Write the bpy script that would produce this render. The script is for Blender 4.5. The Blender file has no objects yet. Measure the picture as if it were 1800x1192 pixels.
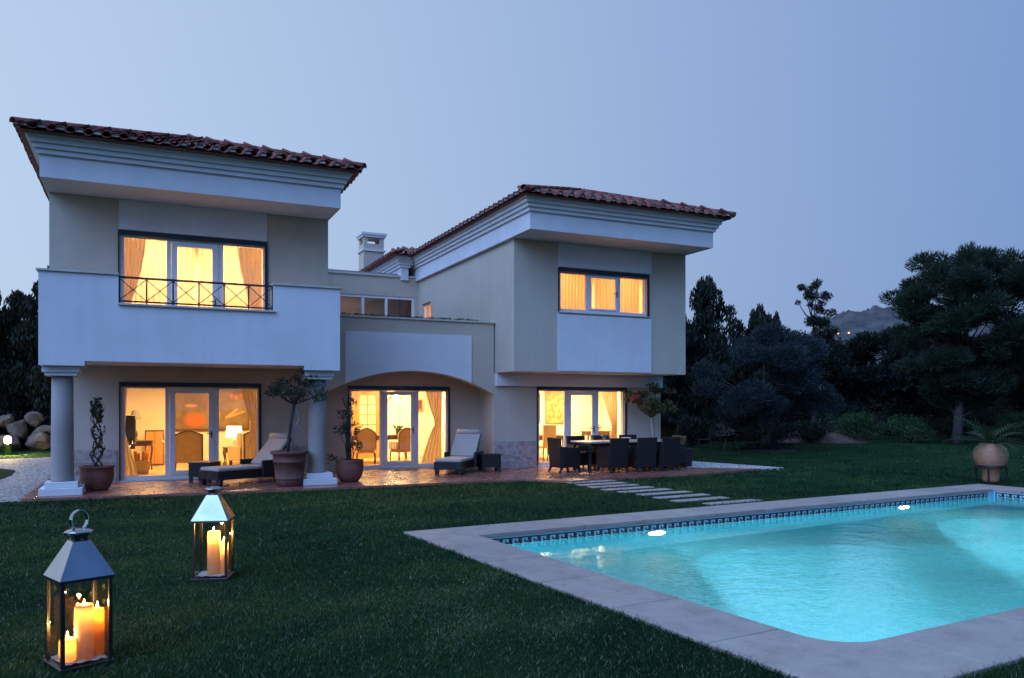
import bpy, math, random
import numpy as np
from mathutils import Vector, Matrix, Euler
R = math.radians
PI = math.pi
rnd = random.Random(7)
rng = np.random.default_rng(11)
S = bpy.context.scene
COL = S.collection

# ------------------------------------------------------------------ camera, sky, twilight, exposure
cam = bpy.data.objects.new('camera', bpy.data.cameras.new('camera'))
COL.objects.link(cam)
S.camera = cam
cam.location = (0, 0, 1.72)
cam.rotation_euler = (PI/2, 0, R(-25.0))
cam.data.sensor_width = 36
cam.data.lens = 36*1390/1800
cam.data.shift_y = (715-596)/1800
cam.data.clip_end = 6000
cam.data.clip_start = 0.05

world = bpy.data.worlds.new('World')
S.world = world
world.use_nodes = True
wn = world.node_tree
bg = wn.nodes['Background']
sky = wn.nodes.new('ShaderNodeTexSky')
sky.sky_type = 'NISHITA'
sky.sun_disc = False
sky.sun_elevation = R(-2)
sky.sun_rotation = R(312)
sky.dust_density = 4
sky.ozone_density = 3
# twilight: scattered light of the sun just set, over an afterglow that fades from the sunset side to deep blue
def wnode(t, **k):
    n = wn.nodes.new(t)
    for a, v in k.items(): setattr(n, a, v)
    return n
mul = wnode('ShaderNodeMix', data_type='RGBA', blend_type='MULTIPLY', clamp_result=False); mul.inputs[0].default_value = 1
mul.inputs[7].default_value = (.45, .45, .30, 1)
tc = wnode('ShaderNodeTexCoord')
dot = wnode('ShaderNodeVectorMath', operation='DOT_PRODUCT'); dot.inputs[1].default_value = (-.80, .60, 0)
mr = wnode('ShaderNodeMapRange'); mr.inputs[1].default_value = -1; mr.inputs[2].default_value = 1
glow = wnode('ShaderNodeMix', data_type='RGBA', clamp_result=False)
glow.inputs[6].default_value = (.03, .145, .46, 1); glow.inputs[7].default_value = (.55, .675, .845, 1)
add = wnode('ShaderNodeMix', data_type='RGBA', blend_type='ADD', clamp_result=False); add.inputs[0].default_value = 1
wn.links.new(tc.outputs['Generated'], dot.inputs[0]); wn.links.new(dot.outputs['Value'], mr.inputs[0]); wn.links.new(mr.outputs[0], glow.inputs[0])
wn.links.new(sky.outputs[0], mul.inputs[6])
wn.links.new(glow.outputs[2], add.inputs[6])
wn.links.new(mul.outputs[2], add.inputs[7])
wn.links.new(add.outputs[2], bg.inputs[0])
bg.inputs[1].default_value = 1.0

sun = bpy.data.objects.new('sun', bpy.data.lights.new('sun', 'SUN'))  # broad blue fill added to brighten the walls; the real sun has set
COL.objects.link(sun)
sun.data.energy = 3.2
sun.data.angle = R(55)
sun.data.color = (0.24, 0.43, 1.0)
sun.rotation_euler = Vector((0.68, 0.38, -0.62)).to_track_quat('-Z', 'Y').to_euler()

S.view_settings.view_transform = 'Standard'
S.view_settings.look = 'None'
S.view_settings.exposure = 0
S.view_settings.gamma = 1
S.render.engine = 'CYCLES'
S.cycles.use_denoising = True
S.cycles.denoiser = 'OPENIMAGEDENOISE'
S.cycles.sample_clamp_indirect = 4
S.cycles.caustics_reflective = False
S.cycles.caustics_refractive = False
S.cycles.max_bounces = 10
S.cycles.diffuse_bounces = 4
S.cycles.glossy_bounces = 4
S.cycles.transmission_bounces = 8
S.cycles.transparent_max_bounces = 16
S.cycles.use_adaptive_sampling = True
S.cycles.adaptive_threshold = 0.012

# ------------------------------------------------------------------ materials
def nodes(name):
    m = bpy.data.materials.new(name); m.use_nodes = True
    nt = m.node_tree
    return m, nt, nt.nodes['Principled BSDF'], nt.nodes['Material Output']

def coords(nt, kind='Object', sc=(1, 1, 1)):
    mp = nt.nodes.new('ShaderNodeMapping'); mp.inputs['Scale'].default_value = sc
    if kind == 'World':
        g = nt.nodes.new('ShaderNodeNewGeometry'); nt.links.new(g.outputs['Position'], mp.inputs[0])
    else:
        g = nt.nodes.new('ShaderNodeTexCoord'); nt.links.new(g.outputs[kind], mp.inputs[0])
    return mp.outputs[0]

def noise(nt, co, scale, detail=4, rough=.55):
    n = nt.nodes.new('ShaderNodeTexNoise'); n.inputs['Scale'].default_value = scale
    n.inputs['Detail'].default_value = detail; n.inputs['Roughness'].default_value = rough
    nt.links.new(co, n.inputs['Vector']); return n.outputs['Fac']

def ramp(nt, fac, stops):
    r = nt.nodes.new('ShaderNodeValToRGB')
    while len(r.color_ramp.elements) < len(stops): r.color_ramp.elements.new(.5)
    for e, (p, c) in zip(r.color_ramp.elements, stops): e.position = p; e.color = (*c, 1)
    nt.links.new(fac, r.inputs[0]); return r.outputs[0]

def mixc(nt, fac, a, b, blend='MIX'):
    m = nt.nodes.new('ShaderNodeMix'); m.data_type = 'RGBA'; m.blend_type = blend
    for i, x in ((0, fac), (6, a), (7, b)):
        if isinstance(x, (int, float)): m.inputs[i].default_value = x
        elif isinstance(x, tuple): m.inputs[i].default_value = (*x, 1)
        else: nt.links.new(x, m.inputs[i])
    return m.outputs[2]

def bump(nt, b, h, strength, dist=.01):
    n = nt.nodes.new('ShaderNodeBump'); n.inputs['Strength'].default_value = strength; n.inputs['Distance'].default_value = dist
    nt.links.new(h, n.inputs['Height']); nt.links.new(n.outputs[0], b.inputs['Normal']); return n

def M(name, c, rough=.7, var=.15, scale=3., bscale=60., bstr=.2, bdist=.004, metal=0, spec=.5, kind='World', sc=(1, 1, 1), c2=None):
    m, nt, b, o = nodes(name)
    co = coords(nt, kind, sc)
    lo = tuple(x*(1-var) for x in c) if c2 is None else c2
    hi = tuple(min(1, x*(1+var)) for x in c) if c2 is None else c
    nt.links.new(ramp(nt, noise(nt, co, scale), [(.3, lo), (.7, hi)]), b.inputs['Base Color'])
    b.inputs['Roughness'].default_value = rough; b.inputs['Metallic'].default_value = metal
    b.inputs['Specular IOR Level'].default_value = spec
    if bstr: bump(nt, b, noise(nt, co, bscale, 3), bstr, bdist)
    return m

def stucco(name, c):
    m, nt, b, o = nodes(name)
    co = coords(nt, 'World'); st = coords(nt, 'World', (2.5, 2.5, .25))
    a = ramp(nt, noise(nt, co, .9, 8, .65), [(.3, tuple(x*.88 for x in c)), (.7, c)])
    s = ramp(nt, noise(nt, st, 1.4, 5), [(.35, (.88, .88, .87)), (.6, (1, 1, 1))])
    nt.links.new(mixc(nt, .35, a, s, 'MULTIPLY'), b.inputs['Base Color'])
    b.inputs['Roughness'].default_value = .88; b.inputs['Specular IOR Level'].default_value = .25
    bump(nt, b, noise(nt, co, 40, 6, .8), .5, .008)
    return m

BEIGE = stucco('beige_render', (.61, .53, .41))
WHITE = stucco('white_render', (.80, .80, .79))
OFFWHITE = stucco('cornice_white', (.78, .78, .77))
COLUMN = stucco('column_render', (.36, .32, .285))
STONECAP = M('coping_limestone', (.55, .50, .43), .6, .12, 4)
PVC = M('white_lacquered_frame', (.78, .77, .76), .35, .03, 2, bstr=.05)
BLACK = M('black_painted_steel', (.012, .011, .011), .45, .2, 5, bstr=.1)
IRON = M('wrought_iron', (.02, .014, .014), .5, .3, 9, bstr=.2)
TERRA_TILE = M('roof_clay', (.21, .072, .055), .85, .4, 5, 40, .4)
CLAY = M('terracotta_pot', (.20, .075, .05), .75, .25, 4, 30, .4, kind='Object')
CLAY2 = M('pale_terracotta', (.42, .22, .12), .75, .25, 5, 30, .4, kind='Object')
SOIL = M('potting_soil', (.03, .022, .015), .95, .3, 20, 40, .8, .01)
WICKER = None
CUSH = M('cream_cushion_fabric', (.50, .44, .38), .9, .05, 4, 300, .25, .002)
IWALL = M('interior_wall_paint', (.80, .66, .42), .8, .03, 1, bstr=.05)
IWALLW = M('interior_white_paint', (.84, .76, .58), .8, .03, 1, bstr=.05)
ICEIL = M('ceiling_paint', (.82, .78, .7), .85, .02, 1, bstr=.05)
IFLOOR = M('interior_floor', (.55, .34, .14), .3, .15, 3, 20, .05)
WOOD = M('dark_wood', (.075, .035, .016), .4, .3, 6, 30, .1, sc=(1, 1, .2))
WOODO = M('orange_wood', (.48, .20, .05), .4, .2, 6, 30, .1, sc=(1, 1, .2))
UPH = M('cream_upholstery', (.62, .44, .20), .9, .08, 8, 200, .2, .002)
BARK = M('bark', (.05, .04, .034), .95, .35, 6, 25, .8, .02, kind='Object')
BARKPALE = M('pale_bark', (.30, .27, .25), .9, .3, 5, 25, .6, .02, kind='Object')
BRASS = M('lamp_brass', (.6, .42, .16), .3, .1, 6, metal=1, bstr=0)
CERAMIC = M('ceramic', (.75, .68, .55), .25, .05, 5, bstr=0)
ROCK = M('boulder_stone', (.17, .125, .085), .9, .5, 2.2, 14, 1.0, .05)
BRIGHT = None

def fabric_wicker():
    m, nt, b, o = nodes('dark_wicker')
    co = coords(nt, 'Object')
    w = nt.nodes.new('ShaderNodeTexWave'); w.wave_type = 'BANDS'; w.bands_direction = 'Z'; w.inputs['Scale'].default_value = 22
    w2 = nt.nodes.new('ShaderNodeTexWave'); w2.wave_type = 'BANDS'; w2.bands_direction = 'DIAGONAL'; w2.inputs['Scale'].default_value = 26
    nt.links.new(co, w.inputs[0]); nt.links.new(co, w2.inputs[0])
    mm = nt.nodes.new('ShaderNodeMath'); mm.operation = 'MULTIPLY'
    nt.links.new(w.outputs['Fac'], mm.inputs[0]); nt.links.new(w2.outputs['Fac'], mm.inputs[1])
    nt.links.new(ramp(nt, mm.outputs[0], [(0, (.005, .004, .004)), (.7, (.018, .014, .013))]), b.inputs['Base Color'])
    b.inputs['Roughness'].default_value = .55
    bump(nt, b, mm.outputs[0], .6, .006)
    return m
WICKER = fabric_wicker()

def glass(name, tint=(.97, .97, .97), f0=.045, rough=0.0):
    m, nt, b, o = nodes(name); nt.nodes.remove(b)
    tr = nt.nodes.new('ShaderNodeBsdfTransparent'); tr.inputs[0].default_value = (*tint, 1)
    gl = nt.nodes.new('ShaderNodeBsdfGlossy'); gl.inputs['Roughness'].default_value = rough
    lw = nt.nodes.new('ShaderNodeLayerWeight'); lw.inputs[0].default_value = .5
    p = nt.nodes.new('ShaderNodeMath'); p.operation = 'POWER'; p.inputs[1].default_value = 5
    ma = nt.nodes.new('ShaderNodeMath'); ma.operation = 'MULTIPLY_ADD'; ma.inputs[1].default_value = 1-f0; ma.inputs[2].default_value = f0
    mx = nt.nodes.new('ShaderNodeMixShader')
    nt.links.new(lw.outputs['Facing'], p.inputs[0]); nt.links.new(p.outputs[0], ma.inputs[0]); nt.links.new(ma.outputs[0], mx.inputs[0])
    nt.links.new(tr.outputs[0], mx.inputs[1]); nt.links.new(gl.outputs[0], mx.inputs[2]); nt.links.new(mx.outputs[0], o.inputs[0])
    return m
GLASS = glass('window_glass')
LGLASS = glass('lantern_glass', (.95, .94, .92), .075)
JGLASS = glass('tumbler_glass', (.9, .93, .95), .06)

def emit(name, c, s):
    m, nt, b, o = nodes(name)
    b.inputs['Base Color'].default_value = (*c, 1); b.inputs['Emission Color'].default_value = (*c, 1); b.inputs['Emission Strength'].default_value = s
    return m

def cloth(name, c, trans=.5, scale=(1, 1, 1), stripes=None):
    m, nt, b, o = nodes(name); nt.nodes.remove(b)
    co = coords(nt, 'World', scale)
    if stripes:
        w = nt.nodes.new('ShaderNodeTexWave'); w.bands_direction = 'X'; w.inputs['Scale'].default_value = stripes[0]
        nt.links.new(co, w.inputs[0]); col = ramp(nt, w.outputs['Fac'], [(.45, c), (.55, stripes[1])])
    else:
        col = ramp(nt, noise(nt, co, 3), [(.3, tuple(x*.93 for x in c)), (.7, c)])
    d = nt.nodes.new('ShaderNodeBsdfDiffuse'); t = nt.nodes.new('ShaderNodeBsdfTranslucent'); mx = nt.nodes.new('ShaderNodeMixShader')
    mx.inputs[0].default_value = trans
    for n in (d, t): nt.links.new(col, n.inputs[0])
    nt.links.new(d.outputs[0], mx.inputs[1]); nt.links.new(t.outputs[0], mx.inputs[2]); nt.links.new(mx.outputs[0], o.inputs[0])
    return m
SHEER = cloth('sheer_curtain', (.93, .86, .68), .62)
DRAPE = cloth('pink_drape', (.90, .77, .68), .5)
DRAPEO = cloth('ochre_drape', (.66, .50, .30), .4, stripes=(9, (.54, .38, .21)))
STRIPE = cloth('striped_upholstery', (.70, .48, .27), 0, stripes=(14, (.16, .08, .06)))

def leafmat(name, a, b_, trans=.25, rough=.6):
    m, nt, b, o = nodes(name)
    co = coords(nt, 'World')
    nt.links.new(ramp(nt, noise(nt, co, 1.6, 6, .7), [(.3, a), (.72, b_)]), b.inputs['Base Color'])
    b.inputs['Roughness'].default_value = rough; b.inputs['Specular IOR Level'].default_value = .3
    t = nt.nodes.new('ShaderNodeBsdfTranslucent'); t.inputs[0].default_value = (*b_, 1)
    mx = nt.nodes.new('ShaderNodeMixShader'); mx.inputs[0].default_value = trans
    nt.links.new(b.outputs[0], mx.inputs[1]); nt.links.new(t.outputs[0], mx.inputs[2]); nt.links.new(mx.outputs[0], o.inputs[0])
    return m
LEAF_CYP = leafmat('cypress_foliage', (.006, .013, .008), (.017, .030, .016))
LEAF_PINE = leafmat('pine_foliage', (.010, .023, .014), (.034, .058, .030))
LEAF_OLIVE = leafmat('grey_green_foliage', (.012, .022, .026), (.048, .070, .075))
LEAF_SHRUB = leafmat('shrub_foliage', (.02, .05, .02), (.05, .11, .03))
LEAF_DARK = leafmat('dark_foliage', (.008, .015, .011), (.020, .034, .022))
LEAF_POT = leafmat('potted_leaves', (.025, .04, .02), (.06, .085, .035))
LEAF_BOUG = leafmat('bougainvillea_leaves', (.05, .06, .02), (.12, .13, .04))
LEAF_CYC = leafmat('cycad_leaves', (.018, .045, .018), (.04, .09, .03), .1, .4)
BRACT = leafmat('red_bracts', (.45, .06, .06), (.72, .16, .14))

# ------------------------------------------------------------------ mesh helpers
class MB:
    def __init__(s): s.v = []; s.f = []
    def box(s, x0, x1, y0, y1, z0, z1):
        n = len(s.v)
        s.v += [(x, y, z) for z in (z0, z1) for y in (y0, y1) for x in (x0, x1)]
        s.f += [tuple(n+i for i in q) for q in ((0, 2, 3, 1), (4, 5, 7, 6), (0, 1, 5, 4), (2, 6, 7, 3), (0, 4, 6, 2), (1, 3, 7, 5))]
        return s
    def taper(s, x0, x1, y0, y1, z0, z1, dx, dy):   # box whose top is inset (dx,dy)
        n = len(s.v)
        s.v += [(x0, y0, z0), (x1, y0, z0), (x0, y1, z0), (x1, y1, z0), (x0+dx, y0+dy, z1), (x1-dx, y0+dy, z1), (x0+dx, y1-dy, z1), (x1-dx, y1-dy, z1)]
        s.f += [tuple(n+i for i in q) for q in ((0, 2, 3, 1), (4, 5, 7, 6), (0, 1, 5, 4), (2, 6, 7, 3), (0, 4, 6, 2), (1, 3, 7, 5))]
        return s
    def beam(s, a, b, w, h=None, up=(0, 0, 1)):
        a = Vector(a); b = Vector(b); h = h or w
        d = (b-a).normalized(); u = Vector(up)
        if abs(d.dot(u)) > .98: u = Vector((0, 1, 0))
        r = d.cross(u).normalized()*(w/2); u = r.cross(d).normalized()*(h/2)
        n = len(s.v)
        s.v += [tuple(p+q) for p in (a, b) for q in (-r-u, r-u, r+u, -r+u)]
        s.f += [tuple(n+i for i in q) for q in ((0, 1, 2, 3), (7, 6, 5, 4), (0, 4, 5, 1), (1, 5, 6, 2), (2, 6, 7, 3), (3, 7, 4, 0))]
        return s
    def tube(s, pts, rad, n=8):
        pts = [Vector(p) for p in pts]
        if not hasattr(rad, '__len__'): rad = [rad]*len(pts)
        base = len(s.v); ref = Vector((.31, .17, .93))
        for i, p in enumerate(pts):
            d = (pts[min(i+1, len(pts)-1)]-pts[max(i-1, 0)]).normalized()
            if abs(d.dot(ref)) > .95: ref = Vector((.9, .3, .1))
            r = d.cross(ref).normalized(); u = r.cross(d).normalized()
            for k in range(n):
                a = 2*PI*k/n; s.v.append(tuple(p+(r*math.cos(a)+u*math.sin(a))*rad[i]))
        for i in range(len(pts)-1):
            for k in range(n):
                a = base+i*n+k; b = base+i*n+(k+1) % n
                s.f.append((a, b, b+n, a+n))
        s.f.append(tuple(base+k for k in range(n))[::-1]); s.f.append(tuple(base+(len(pts)-1)*n+k for k in range(n)))
        return s
    def lathe(s, prof, n=24, c=(0, 0, 0)):
        base = len(s.v)
        for r, z in prof:
            for k in range(n):
                a = 2*PI*k/n; s.v.append((c[0]+r*math.cos(a), c[1]+r*math.sin(a), c[2]+z))
        for i in range(len(prof)-1):
            for k in range(n):
                a = base+i*n+k; b = base+i*n+(k+1) % n
                s.f.append((a, b, b+n, a+n))
        s.f.append(tuple(base+k for k in range(n))[::-1]); s.f.append(tuple(base+(len(prof)-1)*n+k for k in range(n)))
        return s
    def prism(s, poly, z0, z1):
        n = len(s.v); k = len(poly)
        s.v += [(x, y, z0) for x, y in poly]+[(x, y, z1) for x, y in poly]
        s.f.append(tuple(n+i for i in range(k))[::-1]); s.f.append(tuple(n+k+i for i in range(k)))
        for i in range(k):
            j = (i+1) % k; s.f.append((n+i, n+j, n+k+j, n+k+i))
        return s
    def prismy(s, poly, y0, y1):      # poly in x,z
        n = len(s.v); k = len(poly)
        s.v += [(x, y0, z) for x, z in poly]+[(x, y1, z) for x, z in poly]
        s.f.append(tuple(n+i for i in range(k))); s.f.append(tuple(n+k+i for i in range(k))[::-1])
        for i in range(k):
            j = (i+1) % k; s.f.append((n+j, n+i, n+k+i, n+k+j))
        return s
    def grid(s, rows):
        n = len(s.v); h = len(rows); w = len(rows[0])
        for r in rows: s.v += [tuple(p) for p in r]
        for i in range(h-1):
            for j in range(w-1):
                a = n+i*w+j; s.f.append((a, a+1, a+w+1, a+w))
        return s
    def join(s, o, mat=None):
        n = len(s.v); s.v += [tuple(mat @ Vector(p)) for p in o.v] if mat is not None else o.v
        s.f += [tuple(n+i for i in q) for q in o.f]; return s
    def mesh(s, name, mat, smooth=False):
        me = bpy.data.meshes.new(name); me.from_pydata(s.v, [], s.f); me.materials.append(mat)
        if smooth: me.shade_smooth()
        return me
    def build(s, name, mat, parent=None, smooth=False, bevel=0, loc=None, rot=None):
        o = bpy.data.objects.new(name, s.mesh(name, mat, smooth)); COL.objects.link(o)
        if parent is not None: o.parent = parent
        if loc is not None: o.location = loc
        if rot is not None: o.rotation_euler = rot
        if bevel:
            b = o.modifiers.new('bevel', 'BEVEL'); b.width = bevel; b.segments = 2; b.limit_method = 'ANGLE'; b.angle_limit = R(40)
        if smooth == 'auto' or (smooth and bevel): pass
        return o

def tag(o, label, cat, group=None):
    o['label'] = label; o['category'] = cat
    if group: o['group'] = group
    return o
def kind(o, k, label=None):
    o['kind'] = k
    if label: o['label'] = label
    return o
def thing(name, loc, rz=0, label=None, cat=None, group=None):
    o = bpy.data.objects.new(name, None); COL.objects.link(o); o.empty_display_size = .2
    o.location = loc; o.rotation_euler = (0, 0, rz)
    if label: tag(o, label, cat, group)
    return o
def copy_tree(o, parent=None):
    c = o.copy(); COL.objects.link(c); c.parent = parent
    for ch in list(o.children): copy_tree(ch, c)
    return c
def npmesh(name, V, F, mat, parent=None, smooth=False):
    V = np.asarray(V, np.float32); F = np.asarray(F, np.int32); k = F.shape[1]
    me = bpy.data.meshes.new(name)
    me.vertices.add(len(V)); me.vertices.foreach_set('co', V.ravel())
    me.loops.add(F.size); me.loops.foreach_set('vertex_index', F.ravel())
    me.polygons.add(len(F)); me.polygons.foreach_set('loop_start', np.arange(len(F), dtype=np.int32)*k)
    me.update(calc_edges=True); me.materials.append(mat)
    if smooth: me.shade_smooth()
    o = bpy.data.objects.new(name, me); COL.objects.link(o)
    if parent is not None: o.parent = parent
    return o
def unit(n):
    v = rng.normal(size=(n, 3)); return v/np.linalg.norm(v, axis=1, keepdims=True)
def leaves(name, C, size, mat, parent, asp=.45, dirs=None, spread=1.0):
    """rhombic leaves at points C; dirs gives the growing direction"""
    C = np.asarray(C, float); n = len(C)
    d = unit(n) if dirs is None else np.asarray(dirs)+unit(n)*spread
    d /= np.linalg.norm(d, axis=1, keepdims=True)
    w = np.cross(d, unit(n)); w /= np.linalg.norm(w, axis=1, keepdims=True)
    L = (size*(.6+.8*rng.random(n)))[:, None]
    V = np.stack([C-d*L*.5, C+w*L*asp*.5, C+d*L*.5, C-w*L*asp*.5], 1).reshape(-1, 3)
    return npmesh(name, V, np.arange(4*n).reshape(n, 4), mat, parent)
def ballpts(c, r, n, shell=.5):
    """points in an ellipsoid, biased towards its outside"""
    u = unit(n); k = (shell+(1-shell)*rng.random(n))**(1/1.5)
    return np.asarray(c)+u*np.asarray(r)*k[:, None]
def point_light(name, loc, power, color, radius, parent=None):
    o = bpy.data.objects.new(name, bpy.data.lights.new(name, 'POINT')); COL.objects.link(o)
    o.data.energy = power; o.data.color = color; o.data.shadow_soft_size = radius; o.location = loc
    if parent is not None: o.parent = parent
    return o
WARM = (1.0, .66, .29)

# ------------------------------------------------------------------ ground: lawn with the pool cut out
PA = R(4.6); PO = np.array([3.97, 9.66]); E1 = np.array([math.cos(PA), math.sin(PA)]); E2 = np.array([-math.sin(PA), math.cos(PA)])
PL, PW, CW = 12.0, 5.65, .72          # pool length, width, coping width
def puv(u, v): p = PO+E1*u+E2*v; return (float(p[0]), float(p[1]))

def lawn_mat():
    m, nt, b, o = nodes('lawn_turf')
    co = coords(nt, 'World')
    base = ramp(nt, noise(nt, co, .8, 8, .7), [(.3, (.003, .022, .008)), (.5, (.009, .055, .016)), (.7, (.034, .084, .020))])
    fine = ramp(nt, noise(nt, co, 45, 4, .8), [(.35, (.35, .35, .35)), (.7, (1.35, 1.3, 1.25))])
    nt.links.new(mixc(nt, 1.0, base, fine, 'MULTIPLY'), b.inputs['Base Color'])
    b.inputs['Roughness'].default_value = .95; b.inputs['Specular IOR Level'].default_value = .1
    bump(nt, b, noise(nt, co, 60, 5, .8), 1.0, .03)
    return m
LAWN = lawn_mat()
g = MB()
ci = [puv(-CW+.05, CW-.05), puv(PL+CW-.05, CW-.05), puv(PL+CW-.05, -PW-CW+.05), puv(-CW+.05, -PW-CW+.05)]
co_ = [(-900, 1500), (2600, 1500), (2600, -400), (-900, -400)]
g.v = [(x, y, 0) for x, y in ci]+[(x, y, 0) for x, y in co_]
g.f = [(0, 1, 5, 4), (1, 2, 6, 5), (2, 3, 7, 6), (3, 0, 4, 7)]
for i, f in enumerate(g.f): g.f[i] = f[::-1]
kind(g.build('lawn', LAWN), 'structure')

# paved terrace, cobbled strips
def tiles_mat(name, c, w, h, off, mortar, rough, msize=.006):
    m, nt, b, o = nodes(name)
    co = coords(nt, 'World')
    br = nt.nodes.new('ShaderNodeTexBrick'); br.offset = off
    br.inputs['Scale'].default_value = 1; br.inputs['Brick Width'].default_value = w; br.inputs['Row Height'].default_value = h
    br.inputs['Mortar Size'].default_value = msize; br.inputs['Mortar Smooth'].default_value = .2; br.inputs['Bias'].default_value = 0
    br.inputs['Color1'].default_value = (*[x*.8 for x in c], 1); br.inputs['Color2'].default_value = (*[x*1.15 for x in c], 1); br.inputs['Mortar'].default_value = (*mortar, 1)
    nt.links.new(co, br.inputs['Vector'])
    n = ramp(nt, noise(nt, co, 5, 6), [(.3, (.75, .75, .75)), (.7, (1.1, 1.1, 1.1))])
    nt.links.new(mixc(nt, 1, br.outputs['Color'], n, 'MULTIPLY'), b.inputs['Base Color'])
    r = nt.nodes.new('ShaderNodeMapRange'); r.inputs[3].default_value = rough*.75; r.inputs[4].default_value = rough*1.35
    nt.links.new(noise(nt, co, 3, 5), r.inputs[0]); nt.links.new(r.outputs[0], b.inputs['Roughness'])
    bb = bump(nt, b, br.outputs['Fac'], .4, .004); bb.invert = True
    return m
TERRACE = tiles_mat('terracotta_floor', (.34, .135, .09), .30, .30, 0, (.22, .15, .12), .26)
def cobble_mat(name, c1, c2, sc):
    m, nt, b, o = nodes(name)
    co = coords(nt, 'World')
    v = nt.nodes.new('ShaderNodeTexVoronoi'); v.feature = 'DISTANCE_TO_EDGE'; v.inputs['Scale'].default_value = sc
    v2 = nt.nodes.new('ShaderNodeTexVoronoi'); v2.inputs['Scale'].default_value = sc
    nt.links.new(co, v.inputs[0]); nt.links.new(co, v2.inputs[0])
    j = ramp(nt, v.outputs['Distance'], [(.02, (.12, .11, .10)), (.12, (1, 1, 1))])
    cc = mixc(nt, v2.outputs['Color'], c1, c2)
    nt.links.new(mixc(nt, 1, cc, j, 'MULTIPLY'), b.inputs['Base Color']); b.inputs['Roughness'].default_value = .75
    bump(nt, b, j, .9, .02); return m
COBBLE = cobble_mat('limestone_setts', (.62, .60, .58), (.75, .73, .70), 9)
COBBLE2 = cobble_mat('path_setts', (.36, .33, .32), (.52, .49, .48), 9)

terr_poly = [(-2.0, 16.72), (.5, 16.52), (3.6, 16.38), (8.0, 16.42), (8.35, 15.95), (8.8, 15.58), (9.4, 15.74), (13.0, 16.0), (14.6, 16.4), (15.1, 16.47), (13.6, 17.7), (13.95, 19.6), (13.95, 20.6), (-2.0, 20.6)]
kind(MB().prism(terr_poly, -.05, .05).build('terrace', TERRACE), 'structure')
kind(MB().prism([(13.603, 17.7), (15.103, 16.47), (16.0, 16.6), (15.3, 19.9), (14.4, 21.5), (13.953, 21.5), (13.953, 19.6)], -.05, .045).build('cobbled_strip', COBBLE), 'structure')
path_poly = [(-2.004, 16.74), (-2.5, 16.75), (-6, 16.4), (-9, 17), (-9, 31), (-4.2, 30.4), (-2.6, 30.9), (-2.004, 30.9)]
kind(MB().prism(path_poly, -.05, .012).build('cobbled_path', COBBLE2), 'structure')
isl = [(-3.05, 21.7), (-2.98, 23.2), (-3.08, 24.6), (-3.5, 25.5), (-4.6, 25.9), (-6.5, 25.5), (-6.5, 21.2), (-4, 21)]
kind(MB().prism(isl, -.05, .03).build('lawn_patch', LAWN), 'structure')

# ------------------------------------------------------------------ house
HL = (6.0, 20.0, 0)
house = thing('house', HL, 0, 'two-storey cream and white villa with red tiled roofs and lit windows', 'house')
NL = tuple(-x for x in HL)
def H(mb, name, mat, parent=None, bevel=0, smooth=False):
    """a part of the house in world coordinates"""
    if parent is None: return mb.build(name, mat, house, smooth, bevel, loc=NL)
    return mb.build(name, mat, parent, smooth, bevel)
def wall(x0, x1, y0, y1, z0, z1, op=None, axis='x'):
    m = MB()
    if op is None: return m.box(x0, x1, y0, y1, z0, z1)
    a, b, c, d = op
    if axis == 'x':
        m.box(x0, a, y0, y1, z0, z1).box(b, x1, y0, y1, z0, z1).box(a, b, y0, y1, d, z1)
        if c > z0+.001: m.box(a, b, y0, y1, z0, c)
    else:
        m.box(x0, x1, y0, a, z0, z1).box(x0, x1, b, y1, z0, z1).box(x0, x1, a, b, d, z1)
        if c > z0+.001: m.box(x0, x1, a, b, z0, c)
    return m
P1 = 19.5
FZ = .06
# ground floor, left wing
O1 = (-.44, 2.49, FZ+.02, 2.22); O2 = (4.88, 7.62, FZ+.02, 2.22); O3 = (9.89, 12.73, FZ+.02, 2.24)
H(wall(-1.71, 3.86, P1, P1+.25, 0, 2.62, O1), 'wall', BEIGE)
H(MB().box(-1.71, -1.48, P1+.25, 30, 0, 2.62), 'wall', BEIGE)
H(MB().box(3.63, 3.858, P1+.25, 30, 0, 2.62), 'wall', BEIGE)
# centre: arch wall, recess wall
AX0, AX1, AZ, ATOP = 4.03, 8.55, 2.05, 2.64
arR = ((AX1-AX0)**2/4+(ATOP-AZ)**2)/(2*(ATOP-AZ)); acx = (AX0+AX1)/2
def archz(x): return ATOP-arR+math.sqrt(max(0, arR**2-(x-acx)**2))
def arch_slab(x0, x1, y0, y1, top, n=48):
    xs = [x0+(x1-x0)*i/n for i in range(n+1)]
    return MB().prismy([(x, archz(x)) for x in xs]+[(x1, top), (x0, top)], y0, y1)
am = arch_slab(AX0, AX1, P1, P1+.3, 3.95)
am.box(3.86, AX0, P1, P1+.3, 0, 3.95)
H(am, 'arch_wall', BEIGE)
H(arch_slab(4.53, 7.90, P1-.03, P1-.003, 3.6), 'panel', WHITE)
H(MB().box(3.87, 8.60, P1-.05, P1+.35, 3.953, 4.0), 'parapet_cap', STONECAP, bevel=.008)
H(wall(3.86, 8.55, 20.5, 20.75, 0, 2.75, O2), 'wall', BEIGE)
H(MB().box(3.865, 4.02, P1+.303, 20.497, 0, 2.75), 'wall', BEIGE)
H(MB().box(3.86, 8.545, P1+.303, 20.497, 2.753, 2.9), 'ceiling', WHITE)
# right wing, ground
H(wall(8.553, 13.98, P1, P1+.25, 0, 2.627, O3), 'wall', BEIGE)
H(MB().box(8.553, 8.8, P1+.253, 26, 0, 2.627), 'wall', BEIGE)
H(MB().box(13.73, 13.98, P1+.253, 30, 0, 2.627), 'wall', BEIGE)
H(MB().box(8.59, 13.99, P1-.11, P1-.003, 2.28, 2.622), 'beam', WHITE, bevel=.006)
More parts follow.
